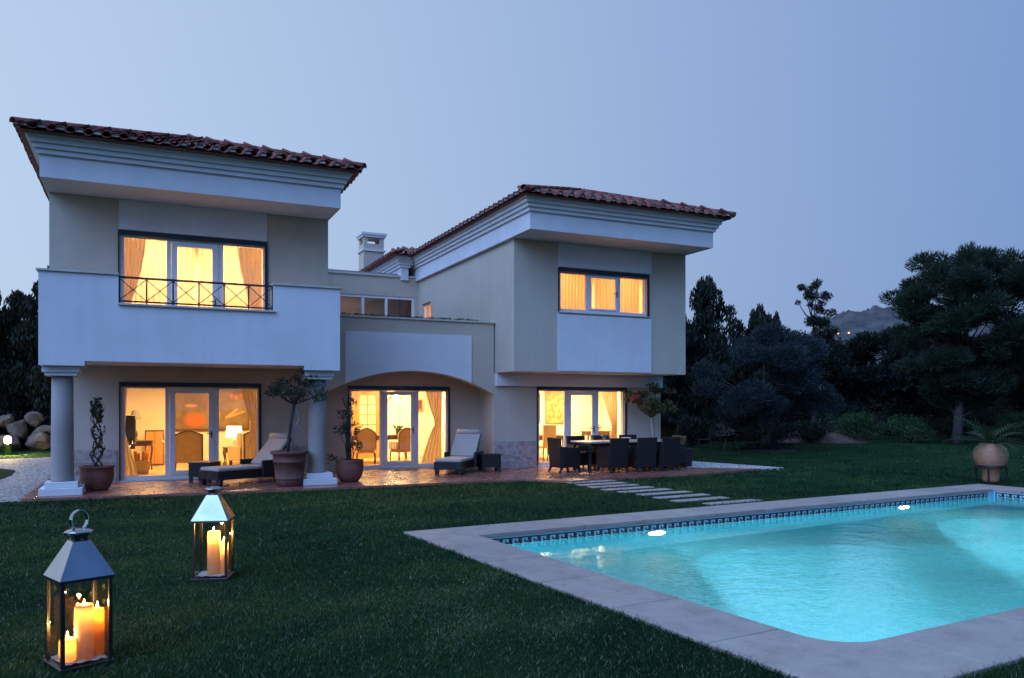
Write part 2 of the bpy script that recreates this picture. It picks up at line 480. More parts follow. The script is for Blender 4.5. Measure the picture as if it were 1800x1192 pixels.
# right wing, upper floor
W5 = (9.91, 12.68, 4.22, 5.33)
H(wall(8.59, 13.98, 18.3, 18.55, 2.63, 6.027, W5), 'wall', BEIGE)
W6 = (24.75, 25.65, 3.95, 5.2)
H(wall(8.59, 8.84, 18.553, 26.2, 2.63, 6.027, W6, 'y'), 'wall', BEIGE)
H(MB().box(13.73, 13.98, 18.553, 30, 2.63, 6.027), 'wall', BEIGE)
H(MB().box(8.59, 8.84, 26.305, 30, 2.63, 6.027), 'wall', BEIGE)
H(MB().box(8.843, 13.727, 18.553, P1+.25, 2.63, 2.78), 'soffit', WHITE)
pm = MB().box(9.86, 12.80, 18.272, 18.297, 2.66, 4.15).box(9.86, 12.80, 18.272, 18.297, 5.40, 6.024)
H(pm, 'panel', WHITE)
# left wing, upper floor and balcony
W4 = (-.43, 2.47, 2.98, 5.34)
H(wall(-1.71, 3.86, 18.3, 18.55, 2.9, 6.027, W4), 'wall', BEIGE)
H(MB().box(-1.71, -1.48, 18.553, 30, 2.623, 6.027), 'wall', BEIGE)
H(MB().box(3.63, 3.86, 18.553, 30, 2.623, 6.027), 'wall', BEIGE)
H(MB().box(-.46, 2.50, 18.272, 18.297, 5.40, 6.024), 'panel', WHITE)
H(MB().box(-1.478, 3.628, 17.023, 23, 2.625, 2.9), 'floor_slab', WHITE)
pp = MB()
pp.box(-1.75, -.43, 16.87, 17.02, 2.58, 4.23).box(2.43, 3.81, 16.87, 17.02, 2.58, 4.23).box(-.43, 2.43, 16.87, 17.02, 2.58, 3.66)
pp.box(-1.75, -1.60, 17.02, 18.297, 2.58, 4.23).box(3.66, 3.81, 17.02, 18.297, 2.58, 4.23)
pp.box(-1.75, -1.0, 16.87, 17.5, 2.49, 2.58).box(3.06, 3.81, 16.87, 17.5, 2.49, 2.58)
par = H(pp, 'balcony_parapet', WHITE)
for x0, x1, y0, y1, z in ((-1.79, -.42, 16.83, 17.06, 4.232), (2.42, 3.85, 16.83, 17.06, 4.232), (-.44, 2.47, 16.82, 17.06, 3.662), (-1.79, -1.56, 17.063, 18.297, 4.232), (3.62, 3.85, 17.063, 18.297, 4.232)):
    H(MB().box(x0, x1, y0, y1, z, z+.04), 'coping', STONECAP, par, .006)
# railing
rail = H(MB().box(-.43, 2.44, 16.895, 16.93, 4.185, 4.225).box(-.43, 2.44, 16.895, 16.93, 3.735, 3.765), 'railing', IRON)
nb = 6
for i in range(nb+1):
    x = -.415+i*(2.84/nb)
    H(MB().box(x-.014, x+.014, 16.898, 16.927, 3.703, 4.186), 'post', IRON, rail)
for i in range(nb):
    a = -.415+i*(2.84/nb); b = a+2.84/nb
    H(MB().beam((a, 16.905, 3.765), (b, 16.905, 4.185), .012, .016), 'cross_bar', IRON, rail)
    H(MB().beam((b, 16.92, 3.765), (a, 16.92, 4.185), .012, .016), 'cross_bar', IRON, rail)
# columns
for cx in (-1.40, 3.42):
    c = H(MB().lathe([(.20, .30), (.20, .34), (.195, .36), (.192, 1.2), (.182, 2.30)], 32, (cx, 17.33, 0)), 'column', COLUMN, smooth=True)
    H(MB().box(cx-.36, cx+.36, 16.97, 17.69, .05, .19), 'base', WHITE, c, .01)
    H(MB().box(cx-.28, cx+.28, 17.05, 17.61, .193, .30), 'plinth', WHITE, c, .01)
    H(MB().box(cx-.27, cx+.27, 17.06, 17.60, 2.303, 2.37).box(cx-.31, cx+.31, 17.02, 17.64, 2.37, 2.488), 'capital', WHITE, c, .006)
# cornices: fascia and four steps
def cornice(x0, x1, y0, y1, zb=6.03):
    f = H(MB().box(x0, x1, y0, y1, zb, zb+.40), 'cornice', OFFWHITE)
    for k in range(4):
        d = .054*(k+1); z = zb+.403+k*.092
        h = .066 if k < 3 else .085
        q = d-.05
        H(MB().box(x0-q, x1+q, y0-q, y1+q, z, z+.023), 'cornice_groove', OFFWHITE, f)
        H(MB().taper(x0-d, x1+d, y0-d, y1+d, z+.024, z+.024+h, -.006, -.006), 'cornice_step', OFFWHITE, f)
    return f
cornice(-1.76, 3.89, 17.15, 30)
cornice(8.48, 14.02, 17.15, 30)
cornice(7.95, 8.2, 25.95, 30, 6.03)
# roofs
PITCH = math.atan(.345)
def s_tile():
    """one clay tile: a barrel and its pan, local +y is up the slope"""
    prof = []
    for i in range(7):
        a = PI-PI*i/6; prof.append((-.0725+.0725*math.cos(a)*1.0, .064*math.sin(a)+.012))
    for i in range(1, 6):
        a = PI*i/6; prof.append((.077-.077*math.cos(a), -.045*math.sin(a)+.012))
    prof.append((.158, .012))
    m = MB(); t = .013; n = len(prof); L = .46
    for y, s in ((0, 1.0), (L, .93)):
        for x, z in prof: m.v.append((x*s, y, z*s))
        for x, z in prof: m.v.append((x*s, y, z*s-t))
    for i in range(n-1):
        m.f.append((i, i+1, 2*n+i+1, 2*n+i)); m.f.append((n+i+1, n+i, 3*n+i, 3*n+i+1))
        m.f.append((i+1, i, n+i, n+i+1)); m.f.append((2*n+i, 2*n+i+1, 3*n+i+1, 3*n+i))
    m.f.append((0, 2*n, 3*n, n)); m.f.append((n-1, 2*n-1, 4*n-1, 3*n-1))
    return m
TILE = s_tile(); TILE_ME = TILE.mesh('roof_tile', TERRA_TILE, True)
HIPM = MB()
for i in range(9):
    pass
def hip_tile():
    m = MB(); n = 9; L = .42
    for y, r in ((0, .09), (L, .072)):
        for rr in (r, r-.015):
            for i in range(n): a = PI*i/(n-1); m.v.append((rr*math.cos(a), y, rr*math.sin(a)))
    for i in range(n-1):
        m.f += [(i, i+1, 2*n+i+1, 2*n+i), (n+i+1, n+i, 3*n+i, 3*n+i+1), (i+1, i, n+i, n+i+1), (2*n+i, 2*n+i+1, 3*n+i+1, 3*n+i)]
    return m
HIP_ME = hip_tile().mesh('hip_tile', TERRA_TILE, True)
TW, TE = .30, .39
def roof(x0, x1, y0, y1, ze, front_rows, sides, side_len):
    """hipped roof; the eave line is the rectangle, the ridge runs back"""
    half = (x1-x0)/2; zr = ze+half*.345
    xm = (x0+x1)/2
    m = MB(); e = .06
    m.v = [(x0+e, y0+e, ze), (x1-e, y0+e, ze), (x1-e, y1, ze), (x0+e, y1, ze), (xm, y0+half, zr-e*.3), (xm, y1, zr-e*.3)]
    m.f = [(0, 1, 4), (1, 2, 5, 4), (3, 0, 4, 5), (2, 3, 5), (3, 2, 1, 0)]
    ro = H(m, 'roof', TERRA_TILE)
    field = MB()
    cs, sn = math.cos(PITCH), math.sin(PITCH)
    def put(x, y, z, rz, single):
        jit = (rnd.uniform(-.006, .006), rnd.uniform(-.012, .012), rnd.uniform(-.004, .004))
        mat = Matrix.Translation((x+jit[0], y+jit[1], z+jit[2])) @ Euler((0, 0, rz+rnd.uniform(-.02, .02))).to_matrix().to_4x4() @ Euler((PITCH-.03, 0, 0)).to_matrix().to_4x4()
        if single:
            o = bpy.data.objects.new('roof_tile', TILE_ME); COL.objects.link(o); o.parent = ro; o.matrix_local = mat
        else: field.join(TILE, mat)
    rows = int(half/cs/TE)+1
    for k in range(rows):
        d = k*TE*cs; z = ze+.055+k*TE*sn
        n = int((x1-x0-2*d)/TW)
        for i in range(n): put(xm+(i-(n-1)/2)*TW, y0+d, z, 0, k < front_rows)
    for sx in (-1, 1):
        xe = x0 if sx < 0 else x1
        for k in range(rows):
            d = k*TE*cs; z = ze+.055+k*TE*sn
            n = int((y1-y0-d)/TW)
            if sx > 0 and 'r' not in sides and k > 3: continue
            for i in range(n):
                y = y0+d+TW*(i+.5)
                put(xe-sx*d, y, z, -sx*-PI/2 if False else (-PI/2 if sx < 0 else PI/2), k == 0 and (('l' in sides and sx < 0) or ('r' in sides and sx > 0)) and i*TW < side_len)
    kind(H(field, 'tile_field', TERRA_TILE, ro, smooth=True), 'stuff')
    mo = MB(); n0 = int((x1-x0)/TW)
    def plug(x, y, z, ax):
        pr = [(-.0725+.066*math.cos(PI*i/8), .056*math.sin(PI*i/8)) for i in range(9)]
        q = MB().prismy(pr, .025, .07)
        mo.join(q, Matrix.Translation((x, y, z)) @ Euler((0, 0, ax)).to_matrix().to_4x4())
    for i in range(n0): plug(xm+(i-(n0-1)/2)*TW, y0, ze+.062, 0)
    for i in range(int((y1-y0)/TW)): plug(x0, y0+TW*(i+.5), ze+.062, -PI/2); plug(x1, y0+TW*(i+.5), ze+.062, PI/2)
    kind(H(mo, 'eave_mortar', OFFWHITE, ro), 'stuff')
    for sx in (-1, 1):
        xe = x0 if sx < 0 else x1
        Lh = half*math.sqrt(2+.345**2); nh = int(Lh/.36)
        a = Vector((xe, y0, ze+.085)); b = Vector((xm, y0+half, zr+.085)); dv = (b-a).normalized()
        q = dv.to_track_quat('Y', 'Z')
        for i in range(nh):
            o = bpy.data.objects.new('hip_tile', HIP_ME); COL.objects.link(o); o.parent = ro
            p = a+dv*(i*.36); o.matrix_local = Matrix.Translation(p) @ q.to_matrix().to_4x4() @ Euler((.03, 0, 0)).to_matrix().to_4x4()
    return ro
roof(-2.13, 4.30, 16.72, 31, 6.775, 3, 'lr', 9.0)
roof(8.10, 14.42, 16.72, 31, 6.775, 4, 'l', 9.3)
# the lower roof behind
def back_roof():
    m = MB(); m.v = [(7.52, 25.5, 6.80), (9.2, 25.5, 6.80), (9.2, 31, 6.80), (7.52, 31, 6.80), (9.2, 27.2, 7.36), (9.2, 31, 7.36)]
    m.f = [(0, 1, 4), (3, 0, 4, 5), (1, 2, 5, 4), (2, 3, 5), (3, 2, 1, 0)]
    ro = H(m, 'roof', TERRA_TILE)
    cs, sn = math.cos(PITCH), math.sin(PITCH)
    for i in range(16):
        o = bpy.data.objects.new('roof_tile', TILE_ME); COL.objects.link(o); o.parent = ro
        o.matrix_local = Matrix.Translation((7.5, 25.65+i*TW, 6.855)) @ Euler((0, 0, -PI/2)).to_matrix().to_4x4() @ Euler((PITCH, 0, 0)).to_matrix().to_4x4()
    for k in range(3):
        for i in range(4-k):
            o = bpy.data.objects.new('roof_tile', TILE_ME); COL.objects.link(o); o.parent = ro
            o.matrix_local = Matrix.Translation((7.7+k*.3+i*TW, 25.45+k*TE*cs, 6.855+k*TE*sn)) @ Euler((PITCH, 0, 0)).to_matrix().to_4x4()
back_roof()
# chimney
ch = H(MB().box(8.10, 8.94, 31.6, 32.4, 6.0, 8.05), 'chimney', BEIGE)
H(MB().box(8.04, 9.00, 31.54, 32.46, 8.053, 8.13), 'band', WHITE, ch)
cm = MB()
for x, y in ((8.1, 31.6), (8.78, 31.6), (8.1, 32.24), (8.78, 32.24)): cm.box(x, x+.16, y, y+.16, 8.133, 8.62)
cm.box(8.26, 8.78, 31.6, 31.7, 8.133, 8.36).box(8.1, 8.2, 31.76, 32.24, 8.133, 8.36).box(8.84, 8.94, 31.76, 32.24, 8.133, 8.36).box(8.26, 8.78, 32.3, 32.4, 8.133, 8.36)
H(cm, 'vent_housing', BEIGE, ch)
H(MB().box(8.04, 9.00, 31.54, 32.46, 8.623, 8.71).box(8.0, 9.04, 31.5, 32.5, 8.71, 8.80), 'cap', WHITE, ch)
# upper terrace and the glazed room behind it
H(MB().box(3.865, 8.585, P1+.353, 26.05, 2.905, 3.55), 'roof_terrace', M('terrace_screed', (.3, .27, .25), .8))
G1 = (5.0, 8.46, 3.72, 5.47)
H(wall(3.863, 8.587, 26.05, 26.3, 3.553, 6.12, G1), 'wall', BEIGE)
H(MB().box(3.865, 8.55, 26.0, 26.35, 6.123, 6.19), 'parapet_cap', STONECAP)
gz = H(MB().box(5.003, 8.457, 26.08, 26.16, 5.38, 5.467).box(5.003, 8.457, 26.08, 26.16, 3.723, 3.80), 'glazed_screen', PVC)
for x in (5.003, 5.82, 6.62, 7.42, 8.37): H(MB().box(x, x+.085, 26.085, 26.155, 3.803, 5.377), 'mullion', PVC, gz)
for x in (5.1, 5.91, 6.71, 7.51): H(MB().box(x, x+.70, 26.11, 26.118, 3.81, 5.37), 'pane', GLASS, gz)
H(MB().box(3.9, 8.55, 28.2, 28.4, 3.56, 6.0), 'interior_wall', IWALLW)
H(MB().box(3.9, 8.55, 26.303, 28.2, 5.9, 6.0), 'ceiling', ICEIL)
sk = MB(); sk.v = [(4.3, 27.0, 6.3), (7.2, 27.0, 6.3), (7.2, 30, 6.3), (4.3, 30, 6.3), (5.6, 28.5, 6.72)]; sk.f = [(0, 1, 4), (1, 2, 4), (2, 3, 4), (3, 0, 4), (3, 2, 1, 0)]
H(sk, 'skylight', M('pale_sheet_metal', (.7, .71, .72), .35, .05, 3))
H(MB().box(3.87, 8.0, 26.4, 30, 6.05, 6.3), 'flat_roof', M('roof_membrane', (.25, .25, .25), .9))

# dado of thin stone strips
LEDGE = M('ledger_stone', (.44, .37, .33), .8, .3, 9, 40, .6, .01)
def cladding(x0, x1, y, z1=.78):
    m = MB(); z = .055
    while z < z1:
        h = rnd.choice((.03, .04, .05)); x = x0
        while x < x1-.01:
            w = min(rnd.uniform(.12, .42), x1-x)
            m.box(x+.002, x+w-.002, y-rnd.uniform(.012, .034), y-.002, z, min(z+h, z1)-.003); x += w
        z += h
    o = H(m, 'stone_cladding', LEDGE); kind(o, 'stuff')
cladding(-1.70, -.53, P1); cladding(2.58, 3.85, P1); cladding(8.56, 9.80, P1); cladding(12.83, 13.97, P1); cladding(7.75, 8.54, 20.5)

# doors and windows
def fenestration(name, op, y, handle=True, shutter=True, door=True, label=None):
    x0, x1, z0, z1 = op; w = x1-x0
    if shutter:
        fr0 = MB().box(x0-.02, x1+.045, y-.035, y-.004, z1-.05, z1+.05)
        fr0.box(x1-.015, x1+.045, y-.035, y-.004, z0, z1-.05).box(x0-.045, x0-.02, y-.035, y-.004, z0, z1+.05)
    yf = y+.06
    f = MB().box(x0, x1, yf, yf+.07, z0, z0+.09).box(x0, x1, yf, yf+.07, z1-.085, z1)
    fx = [x0, x0+.018*w+.02, x0+.305*w, x0+.335*w, x0+.66*w, x0+.695*w, x1-.04, x1]
    f.box(fx[0], fx[1], yf, yf+.07, z0+.09, z1-.085).box(fx[6], fx[7], yf, yf+.07, z0+.09, z1-.085)
    f.box(fx[2], fx[3], yf, yf+.07, z0+.09, z1-.085).box(fx[4], fx[5], yf, yf+.07, z0+.09, z1-.085)
    fo = H(f, name, PVC)
    if shutter: H(fr0, 'shutter_guide', BLACK, fo)
    s = .115 if door else .06
    a, b = fx[3]+.004, fx[4]-.004; c, d = z0+.094, z1-.089
    lf = MB().box(a, a+s, yf-.02, yf+.05, c, d).box(b-s, b, yf-.02, yf+.05, c, d).box(a+s, b-s, yf-.02, yf+.05, c, c+s*.8).box(a+s, b-s, yf-.02, yf+.05, d-s*.9, d)
    lo = H(lf, 'sash', PVC, fo, .005)
    H(MB().box(a+s, b-s, yf+.012, yf+.018, c+s*.8, d-s*.9), 'pane', GLASS, fo)
    for p, q in ((fx[1], fx[2]), (fx[5], fx[6])): H(MB().box(p, q, yf+.03, yf+.036, z0+.09, z1-.085), 'pane', GLASS, fo)
    if handle:
        hz = z0+(1.0 if door else .55)
        H(MB().box(b-s*.6, b-s*.6+.025, yf-.035, yf-.021, hz-.08, hz+.08).beam((b-s*.5, yf-.05, hz+.02), (b-s*.5-.11, yf-.05, hz+.02), .018), 'handle', BLACK, fo)
    sill = H(MB().box(x0-.03, x1+.03, y-.05, yf+.07, z0-.03, z0-.002), 'sill', STONECAP, fo, .004)
    # reveal behind the frame keeps the joint dark
    return fo
fenestration('patio_door', O1, P1); fenestration('patio_door', O2, 20.5); fenestration('patio_door', O3, P1)
fenestration('balcony_door', W4, 18.3); fenestration('window', W5, 18.3, True, True, False)
f6 = H(MB().box(8.66, 8.73, 24.75, 24.80, 3.95, 5.2).box(8.66, 8.73, 25.60, 25.65, 3.95, 5.2).box(8.66, 8.73, 24.8, 25.6, 3.95, 4.0).box(8.66, 8.73, 24.8, 25.6, 5.15, 5.2), 'window', PVC)
H(MB().box(8.69, 8.696, 24.8, 25.6, 4.0, 5.15), 'pane', GLASS, f6)

# rooms behind the glass
def room(x0, x1, y0, y1, z0, z1, wm=IWALL, back=True, left=True, right=True):
    t = .06
    H(MB().box(x0, x1, y0, y1, z0-.05, z0), 'floor', IFLOOR)
    H(MB().box(x0, x1, y0, y1, z1, z1+.05), 'ceiling', ICEIL)
    if back: H(MB().box(x0, x1, y1, y1+t, z0, z1), 'interior_wall', wm)
    if left: H(MB().box(x0-t, x0, y0, y1, z0, z1), 'interior_wall', wm)
    if right: H(MB().box(x1, x1+t, y0, y1, z0, z1), 'interior_wall', wm)
room(-1.40, 3.55, P1+.253, 24.6, .09, 2.50)
room(4.05, 8.47, 20.753, 24.7, .09, 2.55, IWALLW)
room(8.88, 13.65, P1+.253, 22.5, .09, 2.50, IWALLW)
room(-1.40, 3.55, 18.553, 21.5, 2.97, 5.80, IWALLW)
room(8.93, 13.65, 18.553, 21.0, 2.95, 5.80, IWALLW)
H(MB().box(8.93, 11, 26.0, 26.1, 2.95, 5.8).box(8.93, 11, 23.5, 23.6, 2.95, 5.8).box(11, 11.1, 23.6, 26.0, 2.95, 5.8), 'interior_wall', IWALL)

def room_light(loc, p, col=WARM, r=.22):
    l = bpy.data.lights.new('ceiling_lamp_light', 'AREA'); l.shape = 'DISK'; l.size = 1.1; l.energy = p; l.color = col
    o = bpy.data.objects.new('ceiling_lamp_light', l); COL.objects.link(o); o.location = (loc[0], loc[1], loc[2]+.15)
    return o
room_light((.2, 22.0, 2.28), 210); room_light((2.4, 22.6, 2.28), 150)
room_light((5.6, 22.8, 2.33), 280); room_light((7.3, 23.2, 2.33), 230)
room_light((10.4, 21.1, 2.28), 250); room_light((12.4, 21.1, 2.28), 260)
room_light((.2, 20.3, 5.5), 175); room_light((2.2, 20.3, 5.5), 160)
room_light((10.4, 19.9, 5.5), 85, (1, .55, .20)); room_light((12.4, 19.9, 5.5), 85, (1, .55, .20))
room_light((9.8, 25.0, 5.5), 60, (1, .5, .16))
room_light((6.5, 27.3, 5.6), 3, (1, .50, .36))  # no lamp lit in the glazed room; faint pinkish fill added

# curtains
def drape(name, mat, xt, xb, y, z0, z1, label, waves=7, amp=.035, tie=None, group=None):
    """hanging cloth: xt=(left,right) at the top, xb at the bottom; tie=(z, left, right) gathers it"""
    n = waves*8; rows = []
    zs = [z1+(z0-z1)*i/14 for i in range(15)]
    for z in zs:
        t = (z1-z)/(z1-z0)
        if tie:
            tz, tl, tr = tie; tt = (z1-tz)/(z1-z0)
            if t < tt: k = (t/tt)**1.6; l = xt[0]+(tl-xt[0])*k; r = xt[1]+(tr-xt[1])*k
            else: k = ((t-tt)/(1-tt))**.8; l = tl+(xb[0]-tl)*k; r = tr+(xb[1]-tr)*k
        else: l = xt[0]+(xb[0]-xt[0])*t; r = xt[1]+(xb[1]-xt[1])*t
        rows.append([(l+(r-l)*i/n-x0_, y+amp*math.sin(2*PI*waves*i/n+.6*math.sin(3*z))-y, z-z0) for i in range(n+1) for x0_ in ((xt[0]+xt[1])/2,)])
    o = MB().grid(rows).build(name, mat, None, True, loc=((xt[0]+xt[1])/2, y, z0))
    return tag(o, label, 'curtain', group)
drape('curtain', DRAPE, (-.40, .05), (-.43, -.18), 18.95, 2.98, 5.35, 'pink drape tied back at the left of the balcony door', 5, .03, (3.9, -.42, -.26))
drape('curtain', DRAPE, (1.95, 2.47), (2.25, 2.50), 18.95, 2.98, 5.35, 'pink drape tied back at the right of the balcony door', 5, .03, (3.9, 2.28, 2.48))
drape('curtain', SHEER, (-.50, 1.06), (-.50, 1.02), 19.1, 2.98, 5.5, 'sheer cream curtain on the left half of the balcony door', 13, .03)
drape('curtain', SHEER, (1.12, 2.56), (1.16, 2.56), 19.1, 2.98, 5.5, 'sheer cream curtain on the right half of the balcony door', 12, .03)
drape('curtain', cloth('peach_curtain', (.88, .66, .42), .6), (9.85, 11.25), (9.85, 11.22), 18.85, 3.9, 5.45, 'peach curtain on the left half of the upper right window', 14, .035)
drape('curtain', cloth('peach_curtain', (.88, .66, .42), .6), (11.3, 12.78), (11.32, 12.78), 18.85, 3.9, 5.45, 'peach curtain on the right half of the upper right window', 14, .035)
drape('curtain', DRAPEO, (2.12, 2.48), (2.2, 2.5), 19.95, .1, 2.3, 'tan drape at the right of the living room door', 4, .03, (1.3, 2.36, 2.50))
drape('curtain', DRAPEO, (-.44, -.33), (-.44, -.1), 19.95, .1, 2.3, 'tan drape at the left of the living room door', 3, .03, (1.1, -.44, -.38))
drape('curtain', DRAPEO, (7.12, 7.62), (6.98, 7.62), 21.0, .1, 2.35, 'ochre striped drape gathered beside the middle door', 5, .03, (1.25, 7.42, 7.60))
drape('curtain', DRAPEO, (12.2, 12.75), (12.4, 12.75), 19.95, .1, 2.35, 'ochre drape tied back beside the dining room door', 5, .03, (1.15, 12.58, 12.74))

# ------------------------------------------------------------------ swimming pool
pool = thing('swimming_pool', (*puv(PL/2, -PW/2), 0), PA, 'lit turquoise swimming pool with stone coping and a Greek key band', 'swimming pool')
hx, hy = PL/2, PW/2
def rrect(ax, ay, rs, n=8):
    pts = []
    for sx, sy, a0, r in ((1, 1, 0, rs[0]), (-1, 1, 90, rs[0]), (-1, -1, 180, rs[1]), (1, -1, 270, rs[1])):
        cx, cy = sx*(ax-r), sy*(ay-r)
        for i in range(n+1): a = R(a0+90*i/n); pts.append((cx+r*math.cos(a), cy+r*math.sin(a)))
    return pts
MOS = None
def mosaic_mat():
    m, nt, b, o = nodes('pool_mosaic')
    co = coords(nt, 'Object')
    v = nt.nodes.new('ShaderNodeTexVoronoi'); v.distance = 'CHEBYCHEV'; v.inputs['Scale'].default_value = 28; v.inputs['Randomness'].default_value = .0
    nt.links.new(co, v.inputs[0])
    c = ramp(nt, v.outputs['Color'], [(.2, (.035, .50, .70)), (.8, (.14, .72, .88))])
    br = nt.nodes.new('ShaderNodeTexBrick'); br.offset = 0; br.inputs['Scale'].default_value = 1; br.inputs['Brick Width'].default_value = .05; br.inputs['Row Height'].default_value = .05
    br.inputs['Mortar Size'].default_value = .004; br.inputs['Color1'].default_value = (1, 1, 1, 1); br.inputs['Color2'].default_value = (.9, .93, .95, 1); br.inputs['Mortar'].default_value = (.75, .8, .82, 1)
    nt.links.new(co, br.inputs['Vector'])
    nt.links.new(mixc(nt, 1, c, br.outputs['Color'], 'MULTIPLY'), b.inputs['Base Color'])
    b.inputs['Roughness'].default_value = .35
    return m
MOS = mosaic_mat()
DEPTH = -1.35
ring = rrect(hx, hy, (.06, .38))
bm_ = MB(); n = len(ring)
bm_.v = [(x, y, -.03) for x, y in ring]+[(x, y, DEPTH+.12) for x, y in ring]+[(x*.985, y*.97, DEPTH) for x, y in ring]
for i in range(n):
    j = (i+1) % n; bm_.f += [(i, j, n+j, n+i), (n+i, n+j, 2*n+j, 2*n+i)]
bm_.f.append(tuple(range(2*n, 3*n)))
bas = bm_.build('basin', MOS, pool)
# coping slabs
def cope_mat():
    m, nt, b, o = nodes('coping_stone'); co = coords(nt, 'World')
    c = ramp(nt, noise(nt, co, 3.0, 8, .7), [(.28, (.28, .24, .21)), (.5, (.38, .33, .29)), (.72, (.45, .39, .345))])
    oi = nt.nodes.new('ShaderNodeObjectInfo'); r = ramp(nt, oi.outputs['Random'], [(0, (.80, .79, .80)), (1, (1.12, 1.10, 1.06))])
    pit = ramp(nt, noise(nt, co, 40, 5, .8), [(.33, (.6, .58, .56)), (.45, (1, 1, 1))])
    nt.links.new(mixc(nt, .6, mixc(nt, 1, c, r, 'MULTIPLY'), pit, 'MULTIPLY'), b.inputs['Base Color']); b.inputs['Roughness'].default_value = .6
    bump(nt, b, noise(nt, co, 40, 5, .8), .35, .004); return m
COPE = cope_mat()
def coping():
    r = .35; ov = .02; t0, t1 = -.03, .03
    ix, iy = hx-ov, hy-ov; ox, oy = hx+CW, hy+CW
    def slab(poly): MB().prism(poly, t0, t1).build('coping_slab', COPE, pool, bevel=.008)
    g_ = .007
    for sy in (-1, 1):
        L = 2*(ix-.55); k = 9; w = L/k
        for i in range(k):
            a = -ix+.55+i*w
            y0, y1 = sorted((sy*iy, sy*oy)); slab([(a+g_, y0), (a+w-g_, y0), (a+w-g_, y1), (a+g_, y1)])
    for sx in (-1, 1):
        L = 2*(iy-.55); k = 4; w = L/k
        for i in range(k):
            a = -iy+.55+i*w
            x0, x1 = sorted((sx*ix, sx*ox)); slab([(x0, a+g_), (x1, a+g_), (x1, a+w-g_), (x0, a+w-g_)])
    for sx in (-1, 1):
        for sy in (-1, 1):
            arc = []; r = .06 if sy > 0 else .38
            for i in range(9):
                a = R(90*i/8); arc.append((ix-r+r*math.cos(a), iy-r+r*math.sin(a)))
            poly = [(ix, iy-.55+g_)]+arc+[(ix-.55+g_, iy), (ix-.55+g_, oy), (ox, oy), (ox, iy-.55+g_)]
            poly = [(sx*x, sy*y) for x, y in poly]
            if sx*sy > 0: poly = poly[::-1]
            slab(poly)
coping()
# Greek key band under the coping
KEYD = M('dark_blue_key_tile', (.012, .045, .075), .25, .2, 8, bstr=0)
band = MB()
for i in range(n):
    j = (i+1) % n
    a, b = ring[i], ring[j]
BANDM = M('pale_band_tile', (.42, .66, .66), .3, .1, 20, bstr=0)
band.box(-hx+.07, hx-.07, hy-.012, hy-.001, -.20, -.032)
MB().box(-hx+.07, hx-.07, hy-.012, hy-.001, -.20, -.032).build('band', BANDM, pool)
MB().box(hx-.012, hx-.001, -hy+.4, hy-.013, -.20, -.032).build('band', BANDM, pool)
k = MB(); u = .15; zt = -.045; h = .115
def kb(x0, x1, z0, z1): k.box(x0*u, x1*u, -.004, 0, zt-h*z1, zt-h*z0)
kb(0, .98, 0, .17); kb(0, .16, .17, 1); kb(.80, .98, .17, .72); kb(.42, .80, .55, .72); kb(.40, .56, .36, .55); kb(-.02, 0, .83, 1)
KEYME = k.mesh('key_motif', KEYD)
nk = int((2*hx-.16)/u)
for i in range(nk):
    o = bpy.data.objects.new('key_motif', KEYME); COL.objects.link(o); o.parent = pool; o.location = (-hx+.08+i*u, hy-.013, 0)
for i in range(int((2*hy-.5)/u)):
    o = bpy.data.objects.new('key_motif', KEYME); COL.objects.link(o); o.parent = pool; o.location = (hx-.013, hy-.06-i*u, 0); o.rotation_euler = (0, 0, -PI/2)
# lamps in the far wall, and unseen added ones in the near wall
LENS = emit('pool_lamp_lens', (1, .93, .75), 160)
def pool_lamp(u, power, yawoff, far=1, size=155):
    p = MB().lathe([(.195, 0), (.195, .02), (.165, .03)], 20).build('pool_light', M('lamp_ring', (.7, .7, .7), .3, .02, 4, metal=1, bstr=0), pool, loc=(u-hx, far*(hy-.002), -.42), rot=(far*PI/2, 0, 0))
    MB().lathe([(.16, 0), (.15, .012), (.09, .026), (.0001, .032)], 16).build('lens', LENS, p, True, loc=(0, 0, .031))
    l = bpy.data.lights.new('pool_spot', 'SPOT'); o = bpy.data.objects.new('pool_spot', l); COL.objects.link(o); o.parent = pool
    l.energy = power; l.color = (.84, .97, 1.0); l.spot_size = R(size); l.spot_blend = .3; l.shadow_soft_size = .06
    o.location = (u-hx, far*(hy-.10), -.42); o.rotation_euler = Vector((yawoff, -far, -.10)).to_track_quat('-Z', 'Y').to_euler()
pool_lamp(3.05, 16000, .30, 1, 90); pool_lamp(9.0, 16000, .0, 1, 90); pool_lamp(1.7, 3800, -.22, -1, 130); pool_lamp(8.6, 1200, 0, -1, 120)  # near-wall pair is unseen, added to brighten the far wall
# water
def water_mat():
    m, nt, b, o = nodes('pool_water'); nt.nodes.remove(b)
    gl = nt.nodes.new('ShaderNodeBsdfGlass'); gl.inputs['IOR'].default_value = 1.33; gl.inputs['Roughness'].default_value = 0; gl.inputs[0].default_value = (.78, .97, 1.0, 1)
    co = coords(nt, 'World'); n1 = noise(nt, co, 2.2, 3); n2 = noise(nt, co, 14, 2)
    mm = nt.nodes.new('ShaderNodeMath'); mm.operation = 'MULTIPLY_ADD'; mm.inputs[1].default_value = .30
    nt.links.new(n2, mm.inputs[0]); nt.links.new(n1, mm.inputs[2])
    bp = nt.nodes.new('ShaderNodeBump'); bp.inputs['Strength'].default_value = .34; bp.inputs['Distance'].default_value = .03
    nt.links.new(mm.outputs[0], bp.inputs['Height']); nt.links.new(bp.outputs[0], gl.inputs['Normal'])
    nt.links.new(gl.outputs[0], o.inputs[0]); return m
wm = MB(); wm.v = [(x*.9995, y*.9995, 0) for x, y in ring]; wm.f = [tuple(range(n))]
kind(wm.build('water', water_mat(), None, loc=(*puv(hx, -hy), -.135), rot=(0, 0, PA)), 'structure')
